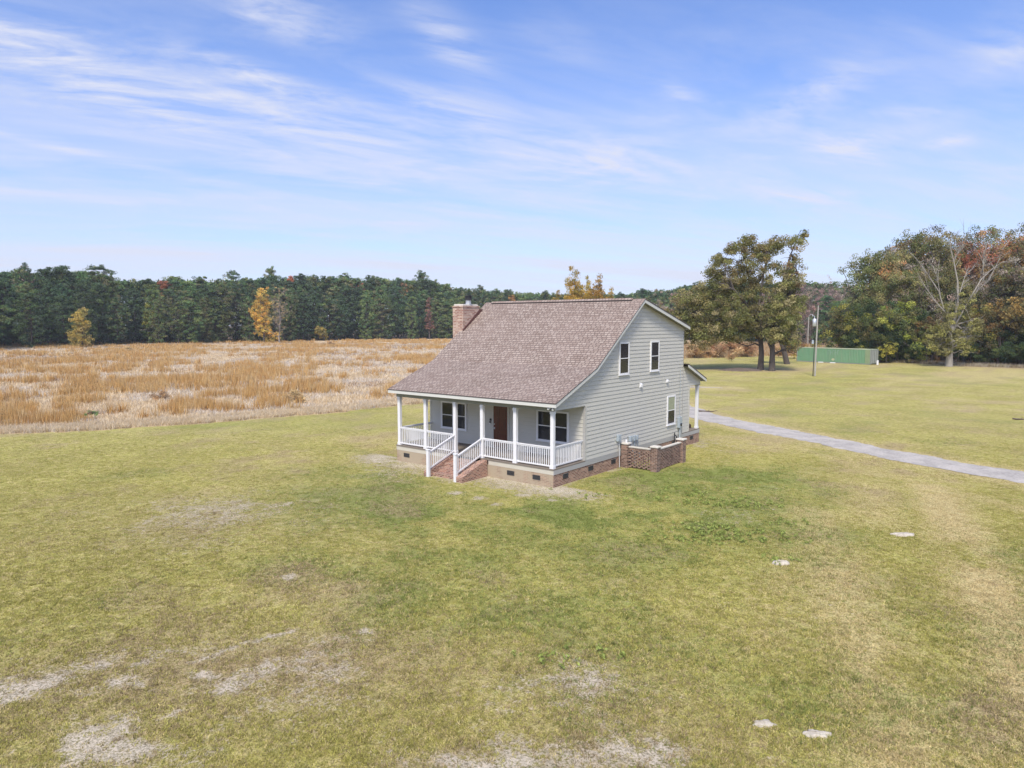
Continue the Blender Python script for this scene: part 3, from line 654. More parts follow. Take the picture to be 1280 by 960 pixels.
# ---- the big oak: two trees whose crowns run together; lobes in metres (right, away, up, radii)
def lobed_tree(name, base, trunks, lobes, pal, label, seed, n_per=84, leaf=.25, dens=6.6, rc=(.5, 1.05), bark='bark', tips=24, twigs=0, tk=1.):
    rng = np.random.default_rng(seed); e = empty(name, (base[0], base[1], -.05), math.atan2(RT[1], RT[0]), label=label, cat='tree')
    mb = MB(); cl = []; pi = []
    for (a, b, z, ra, rb, rz, k, *pp) in lobes:
        n = max(4, int(dens*k*(ra*rb+ra*rz+rb*rz)/3)); d = rng.normal(size=(n, 3)); d /= np.linalg.norm(d, axis=1)[:, None]
        q = np.array([a, b, z])+d*np.array([ra, rb, rz])*(rng.random((n, 1))**.45); cl += [(*t, rng.uniform(*rc)) for t in q]
        P_ = pp[0] if pp else pal; pi += [P_[j] for j in rng.integers(0, len(P_), n)]
    cl = np.array(cl); pi = np.array(pi); ok = cl[:, 2] > 1.2; cl, pi = cl[ok], pi[ok]
    for path, rad in trunks:
        mb.tube(path, [r*tk for r in rad] if path[0][2] > 1 else rad, 10, cap=False)
        if twigs and path[0][2] > 1:
            pa = [np.array(p, float) for p in path]
            for _ in range(twigs):
                i = rng.integers(1, len(pa)); s0 = pa[i-1]+(pa[i]-pa[i-1])*rng.random(); dr = (pa[-1]-pa[0])/np.linalg.norm(pa[-1]-pa[0])+rng.normal(0, .55, 3); e0 = s0+dr*rng.uniform(.8, 2.2)
                mb.tube([s0, (s0+e0)/2+rng.normal(0, .1, 3), e0], [.045, .03, .012], 4, cap=False)
                for _2 in range(4): s1 = s0+(e0-s0)*rng.uniform(.3, .95); mb.tube([s1, s1+dr*.4+rng.normal(0, .35, 3)], [.018, .007], 3, cap=False)
    nodes = np.array([np.array(p, float) for path, _ in trunks for p in path[1:]])
    for _ in range(tips*2):
        t = cl[rng.integers(0, len(cl)), :3]; c_ = nodes[nodes[:, 2] < t[2]+1.5]
        if len(c_) == 0: continue
        s = c_[np.argmin(np.linalg.norm(c_-t, axis=1)+rng.uniform(0, 2, len(c_)))]
        limb(mb, s, t, .13, .025, rng, sag=.06, n=6, k=5, wig=.05)
        for _ in range(3): limb(mb, s+(t-s)*.6, t+rng.normal(0, 1.1, 3), .045, .012, rng, n=4, k=3)
    mb.build('trunk', M[bark], e); link('crown', crown_mesh('crown', cl, rng, n_per, leaf, pi, M['leaf'], .7, .55, .38, .25), e); return e
OAK = [(.23,.23,.08),(.18,.195,.065),(.285,.26,.105),(.30,.265,.135),(.14,.155,.055)]; OAKT = [(.22,.21,.075),(.27,.22,.09),(.19,.20,.065)]; OAKR = [(.2,.14,.065),(.24,.15,.07)]
# oak A (left trunk, px 950, dist ~104): scale 8.3 px/m
bA = at(951, 104)
lobed_tree('oak_tree', bA, [([(0,0,-.3),(.1,0,2.5),(-.15,0,5.2),(-.8,.3,8),(-1.6,0,11.5),(-2.3,.4,15),(-3,0,17.8)], [.5,.37,.33,.26,.19,.12,.05]),
    ([(-.1,0,4.6),(-2,.5,6.3),(-4.6,1,6.6),(-7,0,7.5),(-10,-.5,8.4)], [.3,.24,.2,.14,.05]), ([(0,0,3.6),(-.9,0,4.0),(-2.1,-.2,3.6),(-3.2,0,4.0)], [.15,.12,.09,.05]),
    ([(-.6,.2,7.2),(-2.6,-1,9.6),(-5,-2,12.0),(-6.2,-2,15)], [.3,.2,.14,.05]), ([(-1.6,0,11.5),(-.2,-1,14.5),(.6,-1,17.5)], [.2,.14,.05])],
    [(-11.8,0,8.6,2.6,3,3.0,1.0),(-9.4,1,9.2,3.2,3.6,3.4,1.1),(-9.8,-1,5.4,2.4,3,2.2,.8),(-6.4,-1,7.6,3.4,4,3.0,1.1),(-6.4,1,11.4,3.2,4,2.6,1.0),(-3,-1.5,8.8,3.4,4,3.0,1.1),
     (-2.6,1,12,3.4,4,2.4,1.0),(-7.3,0,14.4,1.5,1.8,1.3,1.3,OAKT),(-6.2,0,16.2,1.7,2,1.3,1.2,OAKT),(-4.2,0,17.6,1.8,2,1.5,1.15,OAKT),(-2.2,.8,15.6,2.2,2,1.2,.8,OAKT),(-5.2,.6,13.4,2.2,2.4,1.2,.8),(-8.6,0,12.2,1.8,2.2,1.4,.8),(-12.9,0,7.0,1.6,2.4,2.4,.9),(-13.0,0,4.6,1.6,2.2,1.6,.8),(-8.0,-1,4.6,2.0,2.4,1.4,.8),(-10.6,.6,6.6,2.4,2.6,2.0,.9),(-5.2,-1.2,5.4,2.4,2.6,1.3,.8),(-2.6,-1.6,6.4,2.2,2.2,1.6,.9),(-11.4,0,10.8,1.8,2.2,1.5,.8),(-1.0,-1.4,15.6,2.4,2.4,1.6,.7,OAKT),(-3.4,0,13.6,2.6,2.6,1.6,.7,OAKT),(-2.4,0,18.4,1.8,2,1.4,1.15,OAKT),(-4.5,.5,14.6,1.6,2,.8,.35,OAKT),(-.6,0,17.6,1.6,2,1.6,1.15,OAKT),
     (-1.2,0,5.9,2.0,2.6,1.6,.8),(-12.6,0,4.4,1.4,2,1.6,.4),(-3.8,-1,4.9,1.6,2,1.0,.4)],
    OAK, 'big olive oak with the left trunk and a long low limb reaching towards the house', 301)
bB = at(965.5, 101.5)
lobed_tree('oak_tree', bB, [([(0,0,-.3),(0,0,2.4),(-.1,0,5.0),(.4,.2,9),(1.2,0,13),(2.2,0,17),(3.5,0,20.4)], [.5,.37,.32,.24,.17,.1,.04]),
    ([(-.1,0,3.2),(-1.5,.5,6.5),(-2.0,.6,9.5),(-1.8,0,13),(-1.2,0,17)], [.25,.21,.17,.11,.04]), ([(.3,.1,8),(2.0,-.6,11),(3.1,-1,14)], [.24,.15,.05])],
    [(.5,-1,8.2,3.0,3.6,3.2,1.1),(2.1,0,5.8,1.9,2.6,2.0,.8),(2.4,-.5,10.2,2.1,3,3.2,1.0),(2.2,0,13.8,1.9,2.6,2.6,.9,OAKR+OAK),(.2,0,13,2.8,3.2,2.8,.8),(2.8,0,16.6,1.2,1.6,1.6,.5,OAKR+OAKT),(3.5,0,19.4,.7,1,1.3,1.3,OAKT),(2.4,0,18.9,1.0,1.2,.8,.35,OAKT),
     (.2,0,18.2,2.0,2.2,1.5,1.1,OAKT),(-1.6,.5,17,1.5,2,1.3,1.,OAKT),(-.6,-1.6,5.4,1.8,2,1.5,.8),(2.6,-.8,4.4,1.5,2,1.4,.7)],
    OAK, 'big olive oak with the right trunk and a ragged tip above all other crowns', 302)
bC = at(985, 119)
lobed_tree('oak_tree', bC, [([(0,0,-.3),(-.8,0,2.6),(-1.8,0,5.5),(-2.6,0,9)], [.5,.4,.3,.1])], [(-2.2,0,7.5,2.6,3,3.2,1.0),(.4,0,6.2,1.8,2,2.6,.7,YGR+OAK)], OAK, 'smaller oak with a leaning dark trunk just behind the pair, towards the container', 303)
ys_ = broad_proto(310, 4.6, 2.6, .3, [(.42,.33,.06),(.36,.27,.10),(.34,.2,.1)], 40, 46, .3, rc=(.4, .8), tr=.08)
solo('yellow_shrub', ys_, 993, 138, 'yellow shrub between the oak and the green container', 1., cat='shrub')
tb = broad_proto(311, 3.0, 2.4, .2, [(.44,.29,.15),(.36,.21,.11),(.50,.36,.21),(.48,.36,.2)], 34, 46, .3, rc=(.4, .8), tr=.06)
for i, (u, d, s) in enumerate(((868,140,1.),(884,143,1.2),(900,142,1.),(917,146,1.3),(934,145,1.),(973,143,.8),(915,128,.5))):
    p = at(u, d); make_tree('brush', tb, (p[0], p[1], 0), i*1.3, s, 'rusty tan bush in the rough under the far side of the oak', 'bush', 'rusty bushes behind the oak')
# mound of dark litter below the oak
mb = MB(); rg = np.random.default_rng(8)
def blob(mb, c, rx, ry, rz, rg, n=18, rings=5, rough=.25):
    base = len(mb.v); ang = [2*math.pi*i/n for i in range(n)]; rv = 1+rg.normal(0, rough*.5, n)
    for k in range(rings):
        t = k/(rings-1); rr = math.cos(t*math.pi/2)**.8; zz = math.sin(t*math.pi/2)
        for i, a in enumerate(ang):
            q = rr*rv[i]*(1+rg.normal(0, rough*.12)); mb.v.append((c[0]+math.cos(a)*rx*q, c[1]+math.sin(a)*ry*q, c[2]+rz*zz*(1+rg.normal(0, rough*.3)) - .02*(k == 0)))
    for k in range(rings-1):
        for i in range(n): mb.f.append([base+k*n+i, base+k*n+(i+1) % n, base+(k+1)*n+(i+1) % n, base+(k+1)*n+i]); mb.m.append(0); mb.uv.append(None); mb.smooth.append(True)
p = at(918, 102); blob(mb, (p[0], p[1], 0), 2.0, 1.2, .25, rg, 30, 6); p = at(930, 103); blob(mb, (p[0], p[1], 0), 2.6, 1.4, .32, rg, 30, 6)
mb.build('brush_pile', M['stick'], label='low dark pile of fallen branches and litter under the oak', cat='brush pile')

# ---- the wood on the right
LT = lambda P, k=1.25: [tuple(min(.7, c*k) for c in q) for q in P]
WB = [broad_proto(400, 17, 5.2, 1.5, LT(OLV), 172, 93, 0.274, rc=(.7, 1.3)), broad_proto(401, 18, 5.2, 2, LT(OLV+GRY), 161, 85, 0.274, rc=(.7, 1.3)), broad_proto(402, 21, 4.8, 4, LT(RUS+[(.10,.10,.05)]), 149, 65, 0.258, rc=(.6, 1.2)),
      broad_proto(403, 21, 4.6, 5, LT(RUS+OLV), 138, 55, 0.258, rc=(.6, 1.1)), broad_proto(404, 13, 4.4, .5, LT(DGR+[(.1,.12,.04)]), 149, 102, 0.258, rc=(.6, 1.2)), broad_proto(405, 9, 3.8, .3, LT(YGR+DGR+OLV, .95), 126, 93, 0.243, rc=(.5, 1.1)),
      broad_proto(406, 15, 4.6, .8, LT(GRY+OLV), 149, 68, 0.258, 'greybark', rc=(.6, 1.2)), broad_proto(407, 12, 4.2, .5, [(.22,.15,.06),(.12,.11,.05),(.27,.16,.06)], 120, 60, .34, rc=(.6, 1.2))]
KN = {0: ('olive_tree', 'olive green broadleaf tree in the right-hand wood', 'olive trees of the right-hand wood'), 1: ('greyish_tree', 'dull grey-olive tree in the right-hand wood', 'grey-olive trees of the right-hand wood'),
      2: ('russet_tree', 'tall russet-leaved tree rising from the right-hand wood', 'russet trees of the right-hand wood'), 3: ('mixed_russet_tree', 'thinly leaved russet and olive tree at the top of the right-hand wood', 'thin russet trees of the right-hand wood'),
      4: ('evergreen_tree', 'dark green evergreen low in the front of the right-hand wood', 'dark evergreens of the right-hand wood'), 5: ('yellow_green_tree', 'yellow-green small tree at the front of the right-hand wood', 'yellow-green trees of the right-hand wood'),
      6: ('bare_grey_tree', 'half-bare grey tree in the right-hand wood', 'half-bare trees of the right-hand wood'), 7: ('rusty_tree', 'rust and olive small tree at the front of the right-hand wood', 'rusty small trees of the right-hand wood')}
HH = {0:17,1:18,2:21,3:21,4:13,5:9,6:15,7:12}
spec = [ # u, dist, top v, kind
 (1076,137,322,0),(1090,136,316,0),(1106,134,318,1),(1124,137,300,1),(1140,136,292,0),(1135,139,300,3),(1160,138,286,2),(1148,141,296,3),(1172,142,296,1),(1186,140,306,6),(1196,138,300,2),(1210,136,296,2),(1204,142,306,1),
 (1228,138,285,3),(1240,141,292,2),(1250,137,292,3),(1268,136,285,2),(1280,134,282,3),(1298,133,282,2),(1322,131,284,3),(1345,129,290,2),
 (1232,133,335,6),(1262,131,318,1),(1288,128,320,6),(1312,126,322,1),(1340,124,330,0),(1215,131,345,1),(1150,132,330,6),(1112,130,345,1),(1130,129,340,0),(1170,131,335,0),(1195,130,350,0),
 (1070,130,380,4),(1086,128,372,4),(1062,133,382,5),(1098,127,385,4),(1080,128,392,5),(1110,125,378,5),(1122,125,392,4),(1136,124,400,4),(1150,123,385,4),(1165,122,395,7),(1205,120,385,5),(1222,119,378,7),(1240,117,392,7),(1258,116,370,7),(1274,115,382,4),(1292,114,372,7),
 (1312,112,380,4),(1334,111,372,7),(1102,124,410,4),(1158,121,415,5),(1214,118,412,4),(1248,115.5,410,4),(1282,113.5,412,4),(1058,140,402,5),(1072,136,402,5)]
for i, (u, d, v, k) in enumerate(spec):
    k = {(1106,318):2,(1196,300):3,(1172,296):2,(1204,306):3,(1262,318):7,(1340,324):7,(1186,306):2}.get((u, v), k); nm, lab, gp = KN[k]; s = top_h(v-(7 if v < 345 else 3), d)/HH[k]; p = at(u, d); w = min(1.25, max(s, .62))
    make_tree(nm, WB[k], (p[0], p[1], -.1), R_.uniform(0, 6.28), (w*R_.uniform(.85, 1.1), w*R_.uniform(.85, 1.1), s), lab, 'tree', gp)
# dark understorey that closes the wood
rng = np.random.default_rng(79); n = 1500; us = rng.uniform(1060, 1400, n); dd = 139-(us-1060)*.085+rng.uniform(1, 16, n); lat = (us-640)/FPX*dd
cl = np.stack([CAM[0]-sy_*dd+cy_*lat, CAM[1]+cy_*dd+sy_*lat, 14*rng.random(n)**1.2, rng.uniform(.9, 1.6, n)], 1)
link('undergrowth', crown_mesh('undergrowth', cl, rng, 34, .5, np.array([(.07,.085,.04),(.10,.10,.05),(.13,.11,.07),(.06,.07,.035)])[rng.integers(0, 4, n)], M['leaf'], .8), label='tangled undergrowth between the trunks of the right-hand wood', cat='undergrowth', kind='stuff')
# low yellow sapling beside the container
solo('yellow_sapling', broad_proto(430, 3.1, 2.0, 1.4, [(.36,.32,.06),(.28,.27,.06)], 16, 30, .26, rc=(.35, .6), tr=.05), 1108, 121, 'bright yellow sapling right of the green container', cat='sapling')
# big pale dead-topped tree (sycamore) with leafy base
bD = at(1187, 112.3); S = FPX/112.3
def Dp(u, v, b=0): return ((u-1187)/S, b, CAM[2]+(405-v)/S*1.0)
tr = [([(0,0,-.4),(0,0,2.2),(0,0,4.4),(.1,0,6.5)], [.62,.46,.42,.36]),
      ([Dp(1187,408),Dp(1178,392,-.5),Dp(1160,376,-1),Dp(1147,358,-1),Dp(1137,342,-1)], [.22,.16,.15,.10,.04]),
      ([Dp(1188,410),Dp(1182,388,1),Dp(1174,364,1),Dp(1160,344,1),Dp(1145,325,1)], [.25,.18,.15,.10,.04]), ([Dp(1176,368,1),Dp(1171,346,1),Dp(1161,330,.6)], [.10,.07,.03]),
      ([Dp(1189,408),Dp(1194,378),Dp(1192,352),Dp(1186,328),Dp(1181,312),Dp(1180,300)], [.36,.27,.2,.14,.09,.04]), ([Dp(1186,328),Dp(1190,314,-.5),Dp(1196,304,-.6)], [.10,.06,.03]),
      ([Dp(1194,372),Dp(1202,350,.5),Dp(1208,332,.6)], [.13,.08,.03]),
      ([Dp(1190,410),Dp(1202,378,-.8),Dp(1216,350,-1),Dp(1229,337,-1),Dp(1242,328,-1)], [.26,.17,.14,.09,.03]), ([Dp(1218,345,-1),Dp(1217,325,-1),Dp(1219,310,-1)], [.10,.07,.03]),
      ([Dp(1190,412),Dp(1206,384,.8),Dp(1223,362,1),Dp(1236,350,1),Dp(1247,325,1),Dp(1250,312,1)], [.24,.17,.13,.10,.07,.03]), ([Dp(1223,362,1),Dp(1226,340,1),Dp(1230,322,1)], [.08,.06,.02])]
lb = [((1187-1187)/S,-.5,CAM[2]+(405-428)/S,2.6,2.4,2.6,1.),(-2.0,-.3,CAM[2]+(405-412)/S,2.2,2.2,2.6,.9),(2.2,-.3,CAM[2]+(405-410)/S,2.2,2.2,2.6,.9),(0,-.3,CAM[2]+(405-390)/S,2.4,2.2,2.2,.7),(-2.4,-.2,3.6,1.8,1.8,1.6,.8),(1.6,0,CAM[2]+(405-378)/S,1.8,2,1.6,.4)]
lobed_tree('dead_topped_tree', bD, tr, lb, [(.22,.20,.07),(.19,.165,.075),(.25,.22,.08),(.16,.14,.07)], 'big half-dead tree with bare white upper limbs in front of the right-hand wood', 450, 60, .26, 8, (.4, .8), 'palebark', 14, 14, .6)

# field bushes
fb = broad_proto(460, 1.3, .8, -.35, [(.48,.34,.18),(.40,.29,.17)], 16, 60, .12, rc=(.2, .35), tr=.03)
for i, (u, v, s, lab) in enumerate(((201,499,1.0,'darkest brown bush in the dry field, in line with the left pines'),(366,503,1.2,'orange-brown bush in the field left of the porch'),(160,437,1.4,'small brown bush at the far edge of the field'),(414,430,1.5,'dark olive bush far out in the field below the middle pines'),(446,428,1.,'smaller dark bush right of the olive one far out in the field'))):
    g = G(u, v) if v > 440 else at(u, 168 if u < 300 else 215); make_tree('field_bush', fb, (g[0], g[1], -.4), i, s, lab, 'bush')
gb = broad_proto(461, .5, .55, .05, [(.20,.26,.10),(.16,.22,.08)], 12, 50, .09, rc=(.12, .22), tr=.02); g = G(118, 524)
make_tree('green_shrub', gb, (g[0], g[1], 0), 0, 1, 'small fresh green shrub in the pale edge of the field', 'shrub')

# ------------------------------------------------------------------ house
W, D1, D2, D3, ZD, ZB = 9.66, 2.42, 12.41, 14.81, .79, .54
ROOF = [(-.315, 3.62), (2.90, 4.945), (7.30, 8.11), (12.61, 6.75)]
XL, XR = -9.95, .33
house = empty('house', (0, 0, 0), label='grey-green lap-sided house with pinkish shingle roof and white-railed front porch', cat='house')
def roofz(y, P=ROOF): return float(np.interp(y, [p[0] for p in P], [p[1] for p in P]))
def roof_part(name, P, x0, x1, th=.035):
    mb = MB(); s = 0
    for (y0, z0), (y1, z1) in zip(P[:-1], P[1:]):
        L = math.hypot(y1-y0, z1-z0); mb.face([(x0,y0,z0),(x1,y0,z0),(x1,y1,z1),(x0,y1,z1)], 0, [(x0,s),(x1,s),(x1,s+L),(x0,s+L)])
        mb.face([(x0,y0,z0-th-.006),(x0,y1,z1-th-.006),(x1,y1,z1-th-.006),(x1,y0,z0-th-.006)], 1); s += L
        for x in (x0, x1): mb.face([(x,y0,z0-th-.006),(x,y1,z1-th-.006),(x,y1,z1),(x,y0,z0)], 1)
    for y, z in (P[0], P[-1]): mb.face([(x0,y,z-th-.006),(x1,y,z-th-.006),(x1,y,z),(x0,y,z)], 1)
    return mb.build(name, [M['shingle'], M['shingle_edge']], house)
roof = roof_part('roof', ROOF, XL, XR)
RP = [(12.47, 4.69), (14.99, 3.73)]
roof2 = roof_part('roof', RP, XL, XR); roof2['label'] = 'lower shingle roof over the back porch'
# decking + soffit body under the shingles, with board ends
def roof_body(P, x0, x1, t=.12, inset=.03):
    mb = MB(); o = .045
    for (y0, z0), (y1, z1) in zip(P[:-1], P[1:]):
        mb.face([(x0,y0,z0-t-o),(x0,y1,z1-t-o),(x1,y1,z1-t-o),(x1,y0,z0-t-o)])
    return mb
def sh(P, a, b): return [(P[0][0]+a, roofz(P[0][0]+a, P))]+list(P[1:-1])+[(P[-1][0]-b, roofz(P[-1][0]-b, P))]
for P, x0, x1 in ((sh(ROOF, .03, .03), XL+.04, XR-.04), (sh(RP, .0, .03), XL+.04, XR-.04)):
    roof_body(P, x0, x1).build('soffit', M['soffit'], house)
def boards(P, rise=.05, dep=.15):
    # rakes on both gable ends
    for x0, x1 in ((XR-.045, XR-.015), (XL+.015, XL+.045)):
        mb = MB(); Q = sh(P, .03, .03)
        top = [(y, z-rise+.004) for y, z in Q]; bot = [(y, z-rise-dep) for y, z in Q][::-1]
        for i in range(len(Q)-1):
            a, b = Q[i], Q[i+1]; mb.prism([(a[0], a[1]-rise), (b[0], b[1]-rise), (b[0], b[1]-rise-dep), (a[0], a[1]-rise-dep)], 'x', x0, x1)
        mb.build('rake_board', M['trim_light'], house)
boards(ROOF); boards(RP)
for (y, z, s) in ((ROOF[0][0], ROOF[0][1], 1), (ROOF[-1][0], ROOF[-1][1], -1), (RP[-1][0], RP[-1][1], -1)):
    mb = MB(); a = y+s*.015; b = y+s*.04; mb.box(XL+.012, XR-.012, min(a, b), max(a, b), z-.19, z-.048); mb.build('fascia', M['trim_light'], house)
# ridge vent
mb = MB(); yr, zr = ROOF[2]; x0, x1 = -9.45, -.35
for s, dz in ((-1, .72), (1, .256)):
    mb.face([(x0,yr,zr+.055),(x1,yr,zr+.055),(x1,yr+s*.16,zr+.055-.16*dz),(x0,yr+s*.16,zr+.055-.16*dz)], 0, [(x0,0),(x1,0),(x1,.16),(x0,.16)])
    mb.face([(x0,yr+s*.155,zr+.05-.16*dz),(x1,yr+s*.155,zr+.05-.16*dz),(x1,yr+s*.15,zr-.15*dz),(x0,yr+s*.15,zr-.15*dz)], 1)  # black faces paint the shadow under the vent's edge
mb.build('ridge_vent', [M['shingle'], M['black']], roof)

# walls
def clip(poly, z, keep_above):
    out = []
    for i in range(len(poly)):
        a, b = poly[i], poly[(i+1) % len(poly)]; ia = (a[1] >= z) == keep_above or abs(a[1]-z) < 1e-9; ib = (b[1] >= z) == keep_above or abs(b[1]-z) < 1e-9
        if ia: out.append(a)
        if ia != ib and abs(b[1]-a[1]) > 1e-9:
            t = (z-a[1])/(b[1]-a[1]); out.append((a[0]+(b[0]-a[0])*t, z))
    return out
def lap_wall(mb, poly, axis, c, sgn, exp=.185, z0=ZD, lip=.026):
    """clapboards as real geometry; poly in (horizontal, z), c the wall plane, sgn outward"""
    def P(a, z, o): return (c+sgn*o, a, z) if axis == 'x' else (a, c+sgn*o, z)
    zs = [p[1] for p in poly]; k = math.floor((min(zs)-z0)/exp+1e-6)
    while z0+k*exp < max(zs)-1e-4:
        a, b = z0+k*exp, z0+(k+1)*exp; k += 1
        q = clip(clip(poly, a, True), b, False)
        if len(q) < 3: continue
        off = lambda z: .004+(lip-.004)*max(0, (b-z))/exp
        gb = b-.007                       # shadow gap under the butt of the board above
        u_, l_ = clip(q, gb, True), clip(q, gb, False)
        if len(l_) >= 3: mb.face([P(x, z, off(z)) for x, z in l_])
        if len(u_) >= 3:
            mb.face([P(x, z, -.012) for x, z in u_])
            e_ = [p[0] for p in u_ if abs(p[1]-gb) < 1e-6]
            if len(e_) >= 2: mb.face([P(min(e_), gb, -.012), P(max(e_), gb, -.012), P(max(e_), gb, off(gb)), P(min(e_), gb, off(gb))])
        lo = [p for p in q if abs(p[1]-a) < 1e-6]
        if len(lo) >= 2:
            xa, xb = min(p[0] for p in lo), max(p[0] for p in lo)
            g = min(.013, (b-a)*.3)
            mb.face([P(xa, a, lip), P(xb, a, lip), P(xb, a, -.012), P(xa, a, -.012)], 1)
M['lapshadow'] = M['trim_grey']
def under(y, P=ROOF): return roofz(y, P)-.17
for xc, s in ((0, 1), (-W, -1)):
    mb = MB()
    polys = [[(0.02, 3.26), (D1, 3.26), (D1, under(D1)), (0.02, under(0.02))],
             [(D1, ZD), (D2, ZD), (D2, under(D2)), (7.30, under(7.3)), (2.9, under(2.9)), (D1, under(D1))]]
    if s > 0: polys += [[(D2+.03, ZD), (13.3, ZD), (13.3, under(13.3, RP)), (D2+.03, under(D2+.06, RP))]]
    polys += [[(13.3 if s > 0 else D2+.03, 3.36), (D3-.02, 3.36), (D3-.02, under(D3-.02, RP)), (13.3 if s > 0 else D2+.03, under(13.3 if s > 0 else D2+.06, RP))]]
    for p in polys:
        lap_wall(mb, p, 'x', xc, s)
        mb.prism(p, 'x', xc-.016*s, xc-.12*s)
    mb.build('gable_wall', [M['siding'], M['siding']], house)
mb = MB(); lap_wall(mb, [(-W, ZD), (0, ZD), (0, 3.3), (-W, 3.3)], 'y', D1, -1); mb.box(-W+.13, -.13, D1+.016, D1+.12, ZD, 4.4); mb.build('front_wall', M['siding'], house)
mb = MB(); lap_wall(mb, [(-W, ZD), (0, ZD), (0, under(D2)), (-W, under(D2))], 'y', D2, 1); mb.box(-W+.13, -.13, D2-.12, D2-.016, ZD, 6.5); mb.build('back_wall', M['siding'], house)
mb = MB(); lap_wall(mb, [(-3.0, ZD), (0, ZD), (0, 3.5), (-3.0, 3.5)], 'y', 13.3, 1); mb.box(-3.0, -.13, 13.2, 13.284, ZD, 3.6); mb.box(-3.0, -2.9, D2+.03, 13.2, ZD, 3.6); mb.build('closet_wall', M['siding'], house)
# corner boards
for (x0, x1, y0, y1, z0, z1) in ((-.09,.034,D1-.034,D1-.002+.0,ZD,3.26),(.0,.034,D1-.002,D1+.09,ZD,3.26),(-W-.034,-W+.09,D1-.034,D1-.002,ZD,3.26),(.0,.03,D2-.03,D2+.03,ZD,under(D2)),(0,.034,13.21,13.334,ZD,3.36),(-.09,0,13.3,13.334,ZD,3.36)):
    mb = MB(); mb.box(x0, x1, y0, y1, z0, z1); mb.build('corner_board', M['trim_grey'] if y0 < D1 and x0 < 0 and x0 > -1 else (M['trim_grey'] if 12 < y0 < 12.5 else M['siding']), house)  # board facing the porch is darker grey: its shade is put into the colour
# porch beam, ceiling, trim bands
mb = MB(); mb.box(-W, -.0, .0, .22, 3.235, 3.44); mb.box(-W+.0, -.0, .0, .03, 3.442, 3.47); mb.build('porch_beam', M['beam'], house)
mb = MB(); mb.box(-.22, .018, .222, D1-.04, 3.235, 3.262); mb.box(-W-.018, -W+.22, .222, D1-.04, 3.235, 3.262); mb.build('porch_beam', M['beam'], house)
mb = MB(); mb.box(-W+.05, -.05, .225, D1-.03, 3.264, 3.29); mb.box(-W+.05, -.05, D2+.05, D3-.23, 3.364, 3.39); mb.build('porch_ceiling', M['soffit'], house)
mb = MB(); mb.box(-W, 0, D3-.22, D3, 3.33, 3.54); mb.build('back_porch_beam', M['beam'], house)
mb = MB(); mb.box(-W-.03, .03, -.03, D1, ZD-.05, ZD); mb.box(-W-.02, .02, D2+.02, D3+.02, ZD-.05, ZD); mb.box(-W+.02, -.02, D1+.002, D2, ZD-.06, ZD-.01); mb.build('porch_floor', M['deckfloor'], house)
for a_, b_ in ((-W-.004, -5.98), (-3.58, .0)): mb = MB(); mb.box(a_, b_, -.004, .05, ZB, ZD-.052); mb.build('skirt_board', M['trim_tan'], house)
mb = MB(); mb.box(.0, .026, -.004, D3+.01, ZB, ZD-.052); mb.box(.0, .026, D1+.04, D2+.0, ZD-.05, ZD-.002); mb.build('skirt_board', M['trim_grey'], house)
mb = MB(); mb.box(-W-.026, -W-.006, -.004, D3+.01, ZB, ZD-.052); mb.build('skirt_board', M['trim_grey'], house)
mb = MB(); mb.box(-W, -.001, .0, D3, -.2, ZB-.002); fnd = mb.build('foundation', M['brick'], house)
def fvent(x, y, z, ax):
    mb = MB(); w, h = .2, .10
    def B(a0, a1, o0, o1, z0, z1, mi=0):
        if ax == 'y': mb.box(x+a0, x+a1, y-o1, y-o0, z0, z1, mi)
        else: mb.box(x+o0, x+o1, y+a0, y+a1, z0, z1, mi)
    B(-w, w, .0, .006, z-h, z+h, 1)
    B(-w, w, .006, .02, z+h-.015, z+h); B(-w, w, .006, .02, z-h, z-h+.015); B(-w, -w+.015, .006, .02, z-h+.015, z+h-.015); B(w-.015, w, .006, .02, z-h+.015, z+h-.015)
    for i in range(5): B(-w+.02, w-.02, .006, .014, z-h+.03+i*.035, z-h+.04+i*.035)
    mb.build('foundation_vent', [M['ventdark'], M['black']], fnd)
for x in (-8.95, -2.29, -.88): fvent(x, 0, .33, 'y')
for y in (.9, 2.93, 4.94, 9.7, 11.4, 13.75): fvent(0, y, .36, 'x')
# posts
def post(x, y, z0, z1, name='porch_post', w=.165):
    mb = MB(); h = w/2; mb.bbox(x-h, x+h, y-h, y+h, z0+.02, z1, .012); mb.bbox(x-h-.018, x+h+.018, y-h-.018, y+h+.018, z0, z0+.13, .01); mb.bbox(x-h-.015, x+h+.015, y-h-.015, y+h+.015, z1-.12, z1-.001, .01)
    mb.build(name, M['white'], house)
PX = [-9.54, -7.68, -5.71, -4.03, -2.11, -.12]; PY = .11
for x in PX: post(x, PY, ZD, 3.234)
for x in (-.12, -4.9, -9.54): post(x, 14.69, ZD, 3.329, 'back_porch_post')
def rail(p, q, ztp, ztq, zbp, zbq, n, name='porch_railing'):
    mb = MB(); p, q = np.array(p, float), np.array(q, float)
    mb.beam((*p, ztp), (*q, ztq), .075, .045); mb.beam((*p, ztp-.05), (*q, ztq-.05), .04, .05); mb.beam((*p, zbp), (*q, zbq), .045, .06)
    for i in range(1, n+1):
        t = i/(n+1); c = p+(q-p)*t; a = .016; z0 = zbp+(zbq-zbp)*t+.03; z1 = ztp+(ztq-ztp)*t-.05; mb.box(c[0]-a, c[0]+a, c[1]-a, c[1]+a, z0, z1)
    return mb.build(name, M['white'], house)
h = .0825
for i, j, n in ((0, 1, 13), (1, 2, 14), (3, 4, 14), (4, 5, 15)): rail((PX[i]+h, PY), (PX[j]-h, PY), 1.68, 1.68, .885, .885, n)
